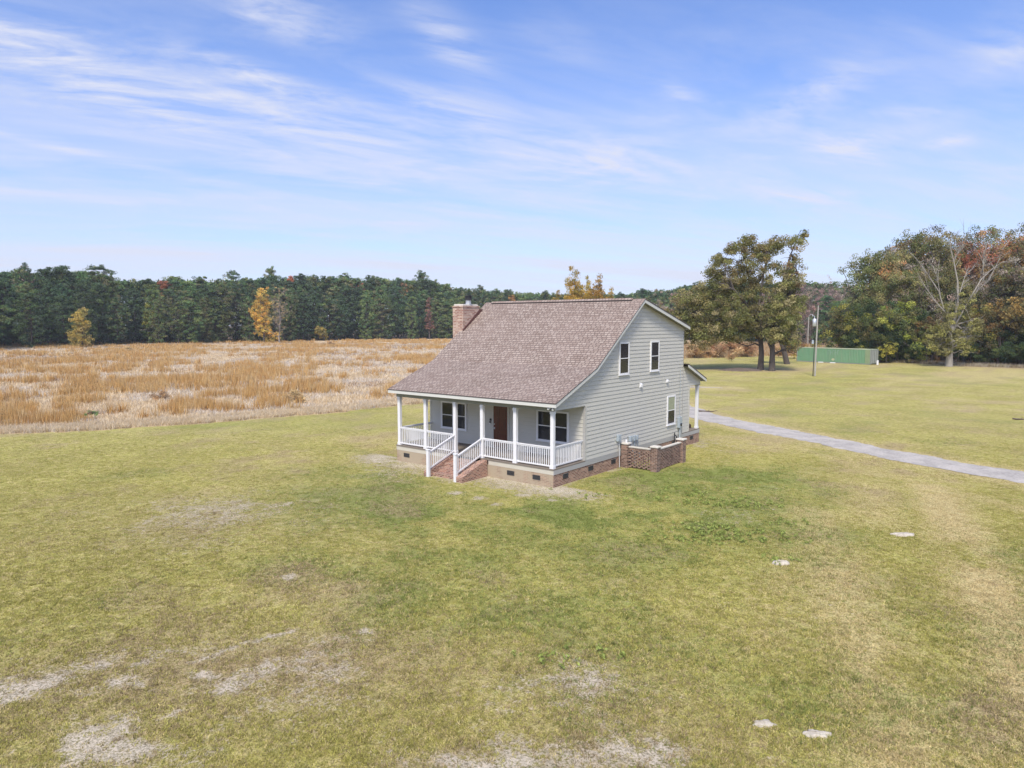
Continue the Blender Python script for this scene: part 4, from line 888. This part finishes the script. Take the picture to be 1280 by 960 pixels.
rail((PX[5], PY+h), (PX[5], D1-.03), 1.68, 1.68, .885, .885, 17); rail((PX[0], PY+h), (PX[0], D1-.03), 1.68, 1.68, .885, .885, 17)
for x in (PX[2], PX[3]):
    mb = MB(); a = .07; mb.bbox(x-a, x+a, -1.69-a, -1.69+a, -.1, 1.20, .01); mb.bbox(x-a-.02, x+a+.02, -1.69-a-.02, -1.69+a+.02, 1.2, 1.245, .015); mb.build('newel_post', M['white'], house)
    rail((x, -1.62), (x, PY-h), 1.10, 1.66, .36, .92, 11, 'stair_railing')
# steps
mb = MB()
for i, z in enumerate((.635, .475, .315, .155)): mb.box(-5.64, -4.0, -.36*(i+1)-.03, -.36*i-.034, -.1, z)
mb.build('steps', M['stepbrick'], house)
for x0, x1 in ((-3.965, -3.62), (-5.97, -5.65)):
    mb = MB(); mb.prism([(-.034, -.1), (-.034, .735), (-.30, .70), (-1.72, .22), (-1.72, -.1)], 'x', x0, x1); mb.build('step_side_wall', M['stepbrick'], house)
# windows and door
def window(c0, c1, z0, z1, plane, units=1, upper=None):
    """c0,c1 along the wall; plane ('y',D1) faces -y, ('x',0) faces +x"""
    ax, pc = plane
    def B(mb, a0, a1, o0, o1, z0_, z1_):
        o0 = o0+.018 if o0 else 0; o1 += .018
        if ax == 'y': mb.box(a0, a1, pc-o1, pc-o0, z0_, z1_)
        else: mb.box(pc+o0, pc+o1, a0, a1, z0_, z1_)
    f = .075; mb = MB(); B(mb, c0, c1, .0, .052, z1-f, z1); B(mb, c0, c1, .0, .052, z0, z0+f); B(mb, c0, c0+f, .0, .052, z0+f, z1-f); B(mb, c1-f, c1, .0, .052, z0+f, z1-f)
    L = (c1-c0)
    if units == 2: m_ = (c0+c1)/2; B(mb, m_-.06, m_+.06, .0, .052, z0+f, z1-f)
    w = mb.build('window', M['white'], house)
    segs = [(c0+f, c1-f)] if units == 1 else [(c0+f, (c0+c1)/2-.06), ((c0+c1)/2+.06, c1-f)]
    for a, b in segs:
        zm = (z0+z1)/2
        for lo, hi, o, mt in ((z0+f, zm-.02, .028, M['glass']), (zm+.02, z1-f, .036, upper or M['glass'])):
            mb = MB(); B(mb, a, b, .026, o, lo, hi); mb.build('pane', mt, w)
        mb = MB(); B(mb, a, b, .026, .046, zm-.02, zm+.02); mb.build('meeting_rail', M['white'], w)
        mb = MB(); s_ = .022
        for lo, hi in ((z0+f, zm-.02), (zm+.02, z1-f)):
            B(mb, a, a+s_, .037, .044, lo, hi); B(mb, b-s_, b, .037, .044, lo, hi)
        mb.build('sash', M['white'], w)
    mb = MB(); B(mb, c0-.03, c1+.03, .0, .075, z0-.035, z0-.001); mb.build('sill', M['white'], w)
    return w
window(-8.85, -7.07, 1.465, 2.87, ('y', D1), 2)
window(-2.64, -.835, 1.45, 2.90, ('y', D1), 2)
window(5.31, 6.25, 4.455, 6.005, ('x', 0)); window(8.47, 9.43, 4.455, 6.005, ('x', 0))
window(10.49, 11.47, 1.44, 3.015, ('x', 0), 1, M['pale_pane'])
mb = MB(); x0, x1 = -5.36, -4.30
mb.box(x0, x0+.09, D1-.055, D1-.002, ZD+.002, 2.93); mb.box(x1-.09, x1, D1-.055, D1-.002, ZD+.002, 2.93); mb.box(x0, x1, D1-.055, D1-.002, 2.93, 3.03)
mb.build('door_frame', M['doorframe'], house)
mb = MB(); mb.box(x0+.092, x1-.092, D1-.04, D1-.026, ZD+.02, 2.928)
for a, b in ((x0+.19, x0+.47), (x1-.47, x1-.19)):
    for z0, z1 in ((ZD+.2, ZD+.75), (ZD+.9, ZD+1.5), (ZD+1.62, ZD+1.98)): mb.box(a, b, D1-.05, D1-.041, z0, z1)
door = mb.build('door', M['door'], house)
mb = MB(); mb.tube([(x0+.15, D1-.04, ZD+.98), (x0+.15, D1-.085, ZD+.98)], [.02, .03], 10); mb.box(x0+.12, x0+.18, D1-.046, D1-.0405, ZD+.93, ZD+1.03); mb.tube([(x0+.15, D1-.04, ZD+1.18), (x0+.15, D1-.065, ZD+1.18)], [.028, .028], 10); mb.build('handle', M['galv'], door)
mb = MB(); mb.box(-5.49, -5.43, D1-.09, D1-.02, 2.12, 2.22); mb.tube([(-5.46, D1-.09, 2.02), (-5.46, D1-.09, 2.10)], [.045, .03], 10); mb.build('wall_lamp', [M['black']], house)
mb = MB(); mb.tube([(-5.46, D1-.09, 1.95), (-5.46, D1-.09, 2.018)], [.03, .04], 10); mb.build('lamp_shade', M['white'], house)
# eave corner floodlight
mb = MB(); mb.box(-.07, .05, -.2, -.1, 3.40, 3.43); mb.tube([(-.06, -.16, 3.39), (-.15, -.22, 3.33)], [.02, .05], 10); mb.tube([(.04, -.16, 3.39), (.12, -.24, 3.33)], [.02, .05], 10); mb.build('floodlight', M['white'], house)
mb = MB(); mb.tube([(0.0, -.16, 3.39), (0, -.2, 3.32)], [.03, .04], 8); mb.build('floodlight_sensor', M['black'], house)
# small vents on the gable
def hood(y, z, w, h):
    mb = MB(); mb.box(.024, .04, y-w/2, y+w/2, z-h/2, z+h/2); mb.prism([(z+h/2-.01, .041), (z+h/2-.05, .12), (z-h/4, .12), (z-h/4, .041)][::-1] and [(.041, z+h/2-.01), (.12, z+h/2-.07), (.12, z-h/4), (.041, z-h/4)], 'y', y-w/2+.015, y+w/2-.015)
    mb.build('wall_vent', M['white'], house)
hood(7.48, 3.80, .20, .26); hood(10.42, 3.83, .19, .19)
# electric meter and service boxes
mb = MB(); mb.bbox(.03, .17, 11.78, 12.14, 1.18, 1.76, .012); mtr = mb.build('electric_meter', M['metal'], house)
mb = MB(); mb.tube([(.17, 11.97, 1.34), (.21, 11.97, 1.34), (.215, 11.97, 1.34)], [.085, .08, .02], 14); mb.build('meter_dial', M['glass'], mtr)
mb = MB(); mb.tube([(.10, 11.98, 1.18), (.10, 11.98, .0)], [.04, .04], 10); mb.tube([(.07, 12.08, 1.18), (.07, 12.08, .3)], [.02, .02], 8); mb.tube([(.06, 12.0, 1.76), (.06, 12.0, 4.4)], [.012, .012], 6); mb.build('meter_conduit', M['metal'], house)
for y, z, w, h_ in ((5.28, 1.45, .27, .30), (6.42, 1.26, .20, .26), (6.78, 1.25, .15, .24), (7.06, 1.24, .13, .24)):
    mb = MB(); mb.bbox(.03, .16, y-w/2, y+w/2, z-h_/2, z+h_/2, .01); mb.box(.155, .168, y-w/2+.02, y+w/2-.02, z-h_/2+.02, z+h_/2-.03); bx_ = mb.build('utility_box', M['metal'], house)
    mb = MB(); lean = .25 if y > 7 else 0; mb.tube([(.09, y+.04, z-h_/2), (.10, y+.05+lean*.4, .75), (.12+lean*.2, y+.06+lean, .02)], [.018]*3, 8); mb.build('conduit', M['pvc'] if y < 6 else M['metal'], bx_)
# chimney
mb = MB(); mb.box(-10.5, -9.72, 5.05, 6.42, -.1, 7.80); mb.box(-10.53, -9.69, 5.02, 6.45, 7.80, 7.88); ch = mb.build('chimney', M['chimbrick'], house)
mb = MB(); mb.bbox(-10.46, -9.76, 5.09, 6.38, 7.88, 7.97, .02); mb.build('chimney_crown', M['concrete'], ch)
mb = MB(); mb.tube([(-9.95, 5.75, 7.96), (-9.95, 5.75, 8.0)], [.24, .17], 16); mb.tube([(-9.95, 5.75, 8.0), (-9.95, 5.75, 8.22)], [.15, .15], 16); mb.build('flue_pipe', M['galv'], ch)
mb = MB(); mb.tube([(-9.95, 5.75, 8.2), (-9.95, 5.75, 8.42)], [.20, .20], 16); mb.tube([(-9.95, 5.75, 8.42), (-9.95, 5.75, 8.46)], [.26, .22], 16); mb.build('flue_cap', M['black'], ch)
mb = MB(); sl = (8.11-4.945)/(7.3-2.9); zf = lambda y: 4.945+sl*(y-2.9)
mb.prism([(5.0, zf(5.0)+.005), (5.0, zf(5.0)+.10), (6.46, zf(6.46)+.22), (6.60, zf(6.6)+.06), (6.6, zf(6.6)+.005)], 'x', -9.717, -9.66)
mb.build('flashing', M['flash'], ch)
# gable overhang is notched round the chimney by the flashing saddle
mb = MB(); mb.prism([(6.42, zf(6.42)+.004), (6.42, zf(6.42)+.24), (6.72, zf(6.72)+.01)], 'x', -10.3, -9.72); mb.build('cricket', M['shingle_edge'], ch)
# thing on the back porch
mb = MB(); rg = np.random.default_rng(3); blob(mb, (-.62, 14.45, ZD), .17, .17, .34, rg, 14, 6, .5); blob(mb, (-.5, 14.62, ZD), .11, .11, .2, rg, 12, 5, .4)
mb.build('bundle', plain('dark_brown_cloth', (.05, .03, .02), .8, .5, 8), label='small dark brown bundle on the back porch floor beside the post', cat='bundle')
mb = MB(); mb.box(-.78, -.32, 14.05, 14.09, ZD, ZD+.5); mb.box(-.8, -.3, 14.02, 14.12, ZD, ZD+.05); mb.box(-.78, -.74, 14.05, 14.3, ZD, ZD+.45)
mb.build('crate', plain('tan_board', (.45, .36, .22), .8, .2, 5), label='tan board crate end standing behind the dark bundle on the back porch', cat='crate')

# brick screen round the service equipment
scr = empty('brick_screen_wall', (0, 0, 0), label='low openwork brick screen wall with piers against the gable side of the house', cat='brick wall')
for i, (x, y) in enumerate(((.23, 5.74), (1.80, 5.74), (1.80, 8.52))):
    mb = MB(); mb.box(x-.17, x+.17, y-.17, y+.17, -.1, 1.12); mb.build('pier', M['screenbrick'], scr)
    mb = MB(); mb.bbox(x-.21, x+.21, y-.21, y+.21, 1.122, 1.185, .015); mb.build('pier_cap', M['concrete'], scr)
mb = MB(); mb.bbox(.22, .30, 5.66, 5.76, 1.186, 1.33, .02); mb.build('finial', M['white'], scr)
def lattice(ax, c, a0, a1, ztop):
    mb = MB(); L = a1-a0; bl, gp, hh = .15, .10, .072; pitch = bl+gp; z = .02; k = 0
    while z+hh < ztop-.12:
        off = (k % 2)*pitch/2; t = a0-off
        while t < a1:
            s, e = max(t, a0+.002), min(t+bl, a1-.002)
            if e-s > .03:
                if ax == 'y': mb.box(s, e, c-.05, c+.05, z, z+hh)
                else: mb.box(c-.05, c+.05, s, e, z, z+hh)
            t += pitch
        z += hh+.004; k += 1
    if ax == 'y': mb.box(a0, a1, c-.06, c+.06, z, ztop)
    else: mb.box(c-.06, c+.06, a0, a1, z, ztop)
    mb.build('lattice_panel', M['screenbrick'], scr)
    mb = MB()
    if ax == 'y': mb.box(a0, a1, c-.09, c+.09, ztop+.002, ztop+.05)
    else: mb.box(c-.09, c+.09, a0, a1, ztop+.002, ztop+.05)
    mb.build('coping', M['concrete'], scr)
lattice('y', 5.74, .402, 1.628, .98); lattice('x', 1.80, 5.912, 8.348, .98)
mb = MB()
mb.tube([(.14, 11.25, .0), (.14, 11.25, .98)], [.03, .03], 8); mb.tube([(.2, 11.4, .0), (.2, 11.4, .75)], [.035, .035], 8); mb.tube([(.14, 11.25, .9), (.2, 11.4, .72)], [.02, .02], 6)
mb.build('riser_pipe', M['black'], house)

# ------------------------------------------------------------------ container
P1 = at(1088, 117.5)[:2]; P1b = G(1088, 456)[:2]; P1 = P1b
p0 = at(992, 128.5)[:2]; d = p0-P1; d /= np.linalg.norm(d); Lc = 13.7
con = empty('shipping_container', (P1[0], P1[1], 0), math.atan2(d[1], d[0]), label='long green corrugated shipping container beside the wood', cat='shipping container')
m, nt, ns, ln, bs = new_mat('green_container_paint'); co = objco(nt)
n1 = noise(nt, co, .35, 4); n2 = noise(nt, co, 2.2, 6, .7)
mp = N(nt, 'ShaderNodeMapping'); mp.inputs['Scale'].default_value = (3, 3, .25); ln.new(co, mp.inputs[0]); n3 = noise(nt, mp.outputs[0], 1.2, 5, .7)
c = mix(nt, n1, (.105, .24, .135), (.165, .295, .17)); c = mix(nt, ramp(nt, n3, [(.5, 0.), (.75, .6)]), c, (.22, .25, .18)); c = mix(nt, ramp(nt, n2, [(.6, 0.), (.78, .7)]), c, (.30, .22, .10))
ln.new(c, bs.inputs['Base Color']); bs.inputs['Roughness'].default_value = .6; M['cgreen'] = m
M['cgrey'] = plain('grey_container_end', (.22, .24, .21), .6, .3, 1.5); M['ctan'] = plain('faded_container_panel', (.21, .27, .15), .7, .25, 1.2); M['crail'] = plain('pale_container_rail', (.36, .40, .27), .6, .2, 1.)
Hc, Wc = 2.6, 2.44
# local x runs along the length (away), local +y is toward the camera if cross product says so
sgn = 1.0
nrm = np.array([-d[1], d[0]]); sgn = 1. if np.dot(CAM[:2]-P1, nrm) > 0 else -1.
def corr(mb, x0, x1, y, z0, z1, pitch=.28, dp=.045, mi=0):
    x = x0
    while x < x1-1e-6:
        e = min(x+pitch, x1); a = [x, x+.07*pitch/.28, x+.14*pitch/.28, x+.21*pitch/.28, e]; o = [0, 0, -dp, -dp, 0]
        for i in range(4): mb.face([(a[i], y+sgn*o[i], z0), (a[i+1], y+sgn*o[i+1], z0), (a[i+1], y+sgn*o[i+1], z1), (a[i], y+sgn*o[i], z1)], mi)
        x = e
for y, s_ in ((0, 1), (-sgn*Wc, -1)):
    mb = MB(); corr(mb, .95 if s_ > 0 else .1, Lc-.1, y-(0 if s_ > 0 else 0), .18, Hc-.1)
    if s_ > 0: mb.face([(.1, y, .18), (.95, y, .18), (.95, y, Hc-.1), (.1, y, Hc-.1)], 1)
    mb.build('side_panel', [M['cgreen'], M['ctan']], con)
ya, yb = (-Wc, 0) if sgn > 0 else (0, Wc)
mb = MB(); mb.box(0, Lc, ya+.02, yb-.02, Hc-.08, Hc-.05); mb.build('roof_panel', M['crail'], con)
mb = MB()
for z0, z1 in ((.0, .16), (Hc-.1, Hc)):
    for y in (ya, yb-.08): mb.box(.0, Lc, y-.01, y+.09, z0, z1, 0 if z1 > 1 else 1)
mb.build('frame_rail', [M['crail'], M['cgrey']], con)
mb = MB()
for x in (0, Lc-.12):
    for y in (ya, yb-.12): mb.box(x-.01, x+.13, y-.015, y+.135, 0.001, Hc+.005)
mb.build('corner_post', M['cgrey'], con)
for a, b in ((ya+.14, (ya+yb)/2-.01), ((ya+yb)/2+.01, yb-.14)):
    mb = MB(); mb.box(.02, .06, a, b, .17, Hc-.12); dr = mb.build('door', M['cgrey'], con)
    mb = MB()
    for t in (.25, .75): yy = a+(b-a)*t; mb.tube([(-.01, yy, .2), (-.01, yy, Hc-.15)], [.022, .022], 6)
    mb.build('locking_bar', M['galv'], dr)
# faded lettering block and round badge on the long side
def cxat(u):  # distance along the side that shows at column u
    best = min(np.linspace(0, Lc, 600), key=lambda s: abs(640+FPX*(((P1+d*s-CAM[:2])@RT[:2])/((P1+d*s-CAM[:2])@np.array([-sy_, cy_])))-u)); return float(best)
xm = cxat(1041); mb = MB(); yo = sgn*.006
def stroke(x0, z0, x1, z1, w=.09): mb.beam((x0, sgn*.004, z0), (x1, sgn*.004, z1), .012, w, up=(0, sgn, 0) if 0 else (0, 0, 1)) if abs(x1-x0) > .01 else mb.box(x0-w/2, x0+w/2, min(0, sgn*.01), max(0, sgn*.01), min(z0, z1), max(z0, z1))
for i in range(5):
    x = xm+.9-i*.45
    stroke(x, 1.45, x, 2.25); 
    if i % 2 == 0: stroke(x, 2.2, x-.28, 2.2)
    if i % 2: stroke(x, 1.85, x-.28, 1.85)
mb.build('faded_lettering', plain('worn_white_paint', (.22, .31, .25), .7, .2, 3), con)
mb = MB(); xb = cxat(1041.5); mb.prism([(xb+.3*math.cos(t), .62+.22*math.sin(t)) for t in np.linspace(0, 2*math.pi, 15)[:-1]], 'y', min(0, sgn*.012), max(0, sgn*.012)); mb.build('badge', plain('pale_yellow_badge', (.38, .40, .24), .7), con)
for i, u in enumerate((1027.5, 1042.5)):
    x = cxat(u); mb = MB(); mb.bbox(x-.42, x+.42, min(sgn*.16, sgn*.5), max(sgn*.16, sgn*.5), 0, .13, .02)
    o = mb.mesh('block', M['white']); b = link('foundation_block', o, None, label=('brighter' if i == 0 else 'greyer') + ' flat white block lying against the foot of the green container, ' + ('farther from' if i == 0 else 'nearer') + ' its doors', cat='block')
    b.location = con.location; b.rotation_euler = con.rotation_euler
g = at(1097.5, 116.8); mb = MB(); mb.bbox(-.14, .14, -.14, .14, -.05, .75, .03); o = mb.build('marker_post', M['white'], label='short white post at the door end of the green container', cat='post'); o.location = g

# ------------------------------------------------------------------ poles
g = G(1018.6, 470); up_ = empty('utility_pole', tuple(g), 0, label='grey wooden utility pole with transformer standing on the lawn before the container', cat='utility pole')
Hp = 9.3; mb = MB(); mb.tube([(0, 0, -.3), (.02, 0, 4), (.08, .06, Hp)], [.11, .095, .07], 12); mb.build('pole', M['wood_pole'], up_)
rx, ry = RT[0], RT[1]
mb = MB(); q = -.85; cx_, cy2 = q*rx*.6+.15, q*ry*.6+.1; mb.tube([(cx_, cy2, 6.55), (cx_, cy2, 6.6), (cx_, cy2, 7.5), (cx_, cy2, 7.56)], [.2, .26, .26, .18], 14); mb.tube([(cx_, cy2, 7.55), (cx_-.03, cy2, 7.95)], [.06, .04], 8); tf = mb.build('transformer', M['galv'], up_)
mb = MB(); mb.beam((cx_, cy2, 6.8), (.16, .1, 6.8), .06, .08); mb.beam((cx_, cy2, 7.3), (.18, .1, 7.3), .06, .08); mb.build('bracket', M['black'], up_)
mb = MB(); mb.tube([(-.26*rx, -.26*ry, 0), (-.24*rx+.02, -.24*ry, 4.6)], [.06, .05], 8); mb.build('riser_conduit', M['black'], up_)
mb = MB(); mb.bbox(-.45*rx-.1, -.45*rx+.12, -.45*ry-.1, -.45*ry+.1, 4.25, 4.75, .02); mb.build('meter_box', M['metal'], up_)
p = at(1009.3, 138); lp = empty('light_pole', tuple(p), math.atan2(RT[1], RT[0]), label='thin light pole with a curved arm standing behind the green container', cat='light pole')
mb = MB(); mb.tube([(0, 0, -.2), (0, 0, 8.3)], [.12, .10], 8); mb.build('pole', M['wood_pole'], lp)
mb = MB(); mb.tube([(0, 0, 8.0), (.15, 0, 8.55), (.45, 0, 8.8), (.8, 0, 8.72)], [.04]*4, 6); mb.build('arm', M['galv'], lp)
mb = MB(); mb.tube([(.72, 0, 8.70), (.8, 0, 8.5), (.8, 0, 8.35)], [.07, .16, .12], 10); mb.build('lamp_head', M['galv'], lp)

# ------------------------------------------------------------------ small things on the lawn
m, nt, ns, ln, bs = new_mat('mound_sand'); co = objco(nt); s1 = noise(nt, co, 12, 6, .75)
ln.new(ramp(nt, s1, [(.36, (.36, .31, .23)), (.62, (.56, .51, .42))]), bs.inputs['Base Color']); bs.inputs['Roughness'].default_value = .95; ln.new(bump(nt, s1, .8, .03), bs.inputs['Normal'])
rg = np.random.default_rng(21)
for (u, v, a, b, h_, lab) in ((1128,668,.36,.16,.06,'flat pale sand mound on the lawn nearest the driveway'),(976,704,.24,.15,.085,'small pale sand mound on the lawn below the leafy weeds'),(955,905,.17,.11,.05,'smaller of the two pale sand mounds at the bottom of the lawn'),(1020,918,.23,.12,.05,'larger of the two pale sand mounds at the bottom of the lawn')):
    g = G(u, v); mb = MB(); blob(mb, (0, 0, 0), a, b, h_, rg, 22, 6, .35); o = mb.build('sand_mound', m, label=lab, cat='sand mound'); o.location = (g[0], g[1], -.004); o.rotation_euler = (0, 0, YAW)
for (u, v, L_, lab) in ((884,515,1.6,'fallen dark branch in the grass just beyond the driveway behind the house'),(1276,525,1.1,'short dead branch in the grass at the right beyond the driveway')):
    g = G(u, v); mb = MB(); mb.tube([(-L_/2, 0, .1), (-L_/6, .1, .05), (L_/4, -.05, .06), (L_/2, .12, .12)], [.05, .06, .04, .015], 7); mb.tube([(0, 0, .05), (.25, .25, .18)], [.03, .01], 5); mb.tube([(-L_/4, 0, .06), (-L_/2.2, -.25, .1)], [.035, .01], 5)
    o = mb.build('fallen_branch', M['stick'], label=lab, cat='branch'); o.location = (g[0], g[1], 0); o.rotation_euler = (0, 0, YAW-.1)

# ------------------------------------------------------------------ haze
mb = MB(); mb.box(-700, 500, -250, 800, -1.6, 34); hm = bpy.data.materials.new('haze_air'); hm.use_nodes = True; nt = hm.node_tree; nt.nodes.remove(nt.nodes['Principled BSDF'])
pv = nt.nodes.new('ShaderNodeVolumePrincipled'); pv.inputs['Color'].default_value = (.88, .92, 1, 1); pv.inputs['Density'].default_value = .0002; nt.links.new(pv.outputs[0], nt.nodes['Material Output'].inputs['Volume'])
mb.build('haze', hm, kind='stuff', label='thin pale air haze over the fields', cat='haze')

# ------------------------------------------------------------------ camera, light, sky
cam = bpy.data.cameras.new('camera'); co_ = bpy.data.objects.new('camera', cam); COL.objects.link(co_); SC.camera = co_
cam.sensor_fit = 'HORIZONTAL'; cam.sensor_width = 36; cam.lens = FPX/1280*36; cam.clip_end = 8000; cam.clip_start = .1
mw = Matrix(((RT[0], UP[0], -FW[0], CAM[0]), (RT[1], UP[1], -FW[1], CAM[1]), (RT[2], UP[2], -FW[2], CAM[2]), (0, 0, 0, 1))); co_.matrix_world = mw

SUN_EL, SUN_AZ = math.radians(50), math.pi+.45      # azimuth measured from +Y towards -X: behind the camera
sd = Vector((-math.sin(SUN_AZ)*math.cos(SUN_EL), math.cos(SUN_AZ)*math.cos(SUN_EL), math.sin(SUN_EL)))
sl_ = bpy.data.lights.new('sun', 'SUN'); sl_.energy = 3.3; sl_.angle = math.radians(9); sl_.color = (1, .915, .78)
so = bpy.data.objects.new('sun', sl_); COL.objects.link(so); so.rotation_euler = sd.to_track_quat('Z', 'Y').to_euler()

w = bpy.data.worlds.new('World'); SC.world = w; w.use_nodes = True; nt = w.node_tree; ns, ln = nt.nodes, nt.links
bg = ns['Background']
sky = N(nt, 'ShaderNodeTexSky', sky_type='NISHITA'); sky.sun_disc = False; sky.sun_elevation = SUN_EL; sky.sun_rotation = -SUN_AZ % (2*math.pi); sky.air_density = 1.0; sky.dust_density = .6; sky.ozone_density = 2.5
tc = ns.new('ShaderNodeTexCoord').outputs['Generated']; sx = ns.new('ShaderNodeSeparateXYZ'); ln.new(tc, sx.inputs[0])
el = math_(nt, 'ARCSINE', sx.outputs[2])
az = math_(nt, 'ARCTAN2', math_(nt, 'ADD', math_(nt, 'MULTIPLY', sx.outputs[0], RT[0]), math_(nt, 'MULTIPLY', sx.outputs[1], RT[1])),
           math_(nt, 'ADD', math_(nt, 'MULTIPLY', sx.outputs[0], -sy_), math_(nt, 'MULTIPLY', sx.outputs[1], cy_)))   # bearing from the view axis, an angle on the sky dome
SKY_S = .096
CL = (6.35, 6.65, 8.0)
den = math_(nt, 'MAXIMUM', math_(nt, 'ADD', sx.outputs[2], .12), .05)
cv = ns.new('ShaderNodeCombineXYZ'); ln.new(math_(nt, 'DIVIDE', sx.outputs[0], den), cv.inputs[0]); ln.new(math_(nt, 'DIVIDE', sx.outputs[1], den), cv.inputs[1])
mp = N(nt, 'ShaderNodeMapping'); mp.inputs['Rotation'].default_value = (0, 0, -YAW-.38); ln.new(cv.outputs[0], mp.inputs[0])
mp2 = N(nt, 'ShaderNodeMapping'); mp2.inputs['Scale'].default_value = (.8, 1.8, 1); ln.new(mp.outputs[0], mp2.inputs[0])
wn = noise(nt, mp2.outputs[0], .8, 3, .5)
wv = ns.new('ShaderNodeVectorMath'); wv.operation = 'ADD'; ln.new(mp2.outputs[0], wv.inputs[0]); cw = ns.new('ShaderNodeCombineXYZ'); ln.new(math_(nt, 'MULTIPLY', wn, 1.3), cw.inputs[0]); ln.new(math_(nt, 'MULTIPLY', wn, .5), cw.inputs[1]); ln.new(cw.outputs[0], wv.inputs[1])
cir = noise(nt, wv.outputs[0], 1.6, 9, .62)
cirf = ramp(nt, cir, [(.44, 0.), (.74, 1.)])
cfine = noise(nt, wv.outputs[0], 4.5, 8, .62)
amt = None
def pix_ang(u, v):
    r = FW*FPX+RT*(u-640)-UP*(v-480); r /= np.linalg.norm(r); return math.atan2(r@RT, r@np.array([-sy_, cy_, 0])), math.asin(r[2])
for (u, v, a, b, rot, s_) in ((210,120,270,40,8,.40),(90,95,130,26,14,.5),(380,150,160,30,12,.4),(350,18,70,22,5,.9),(560,50,60,24,35,.7),(325,95,85,10,12,.7),(1015,118,75,20,-14,.55),(1050,185,55,18,18,.6),(850,114,30,9,20,.55),(1125,165,42,9,-4,.45),(1187,177,22,6,0,.5),(650,175,190,34,12,.4),(765,208,70,22,0,.3),(545,128,70,12,12,.4),(60,180,220,5,8,.28),(1140,140,40,5,8,.4),(1270,60,40,26,0,.5),(20,40,60,18,0,.5),(430,225,90,5,6,.3),(1020,245,80,10,6,.4),(700,50,50,30,30,.2)):
    a0, e0 = pix_ang(u, v); ra, rb = a/FPX, b/FPX; t = math.radians(rot)
    da = math_(nt, 'SUBTRACT', az, a0); de = math_(nt, 'SUBTRACT', el, e0)
    p_ = math_(nt, 'SUBTRACT', math_(nt, 'MULTIPLY', da, math.cos(t)/ra), math_(nt, 'MULTIPLY', de, math.sin(t)/ra))
    q_ = math_(nt, 'ADD', math_(nt, 'MULTIPLY', da, math.sin(t)/rb), math_(nt, 'MULTIPLY', de, math.cos(t)/rb))
    r2 = math_(nt, 'ADD', math_(nt, 'MULTIPLY', p_, p_), math_(nt, 'MULTIPLY', q_, q_)); g_ = math_(nt, 'MULTIPLY', math_(nt, 'EXPONENT', math_(nt, 'MULTIPLY', r2, -1.)), s_)
    amt = g_ if amt is None else math_(nt, 'ADD', amt, g_)
cloud = math_(nt, 'MULTIPLY', amt, ramp(nt, cfine, [(.38, .08), (.66, 1.)]))
cloud = math_(nt, 'ADD', cloud, math_(nt, 'MULTIPLY', cirf, math_(nt, 'ADD', .08, ramp(nt, el, [(.05, .0), (.16, .34), (.30, .24), (.42, .05)]))))
# thin veil thickening towards the horizon with long flat bands
mp3 = N(nt, 'ShaderNodeMapping'); mp3.inputs['Scale'].default_value = (.16, 1.1, 1); ln.new(mp.outputs[0], mp3.inputs[0]); bands = noise(nt, mp3.outputs[0], 1.2, 7, .55)
veil = math_(nt, 'MULTIPLY', ramp(nt, el, [(.0, .85), (.10, .74), (.22, .40), (.32, .14), (.45, .04)]), math_(nt, 'MULTIPLY_ADD', ramp(nt, bands, [(.38, 0.), (.64, 1.)]), .62, .62))
tot = math_(nt, 'MINIMUM', math_(nt, 'ADD', cloud, veil), .95)
skyc = mix(nt, 1., sky.outputs[0], (1.06, 1.28, 1.80), 'MULTIPLY')
fin = mix(nt, tot, skyc, CL)
# broad glow round the sun, added out of view to raise ambient light
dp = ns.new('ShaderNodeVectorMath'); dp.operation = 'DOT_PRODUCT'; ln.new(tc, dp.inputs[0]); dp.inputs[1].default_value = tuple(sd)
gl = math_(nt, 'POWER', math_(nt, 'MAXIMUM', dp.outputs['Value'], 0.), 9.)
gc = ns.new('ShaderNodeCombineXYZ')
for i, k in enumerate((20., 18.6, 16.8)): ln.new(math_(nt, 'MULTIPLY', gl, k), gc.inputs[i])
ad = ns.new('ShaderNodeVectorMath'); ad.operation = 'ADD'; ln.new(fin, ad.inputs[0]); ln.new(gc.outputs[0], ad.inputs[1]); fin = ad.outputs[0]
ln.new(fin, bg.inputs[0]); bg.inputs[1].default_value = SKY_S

SC.view_settings.view_transform = 'Standard'; SC.view_settings.look = 'None'; SC.view_settings.exposure = .30; SC.view_settings.gamma = 1; SC.view_settings.use_curve_mapping = False
SC.render.engine = 'CYCLES'
print('objects', len(bpy.data.objects))
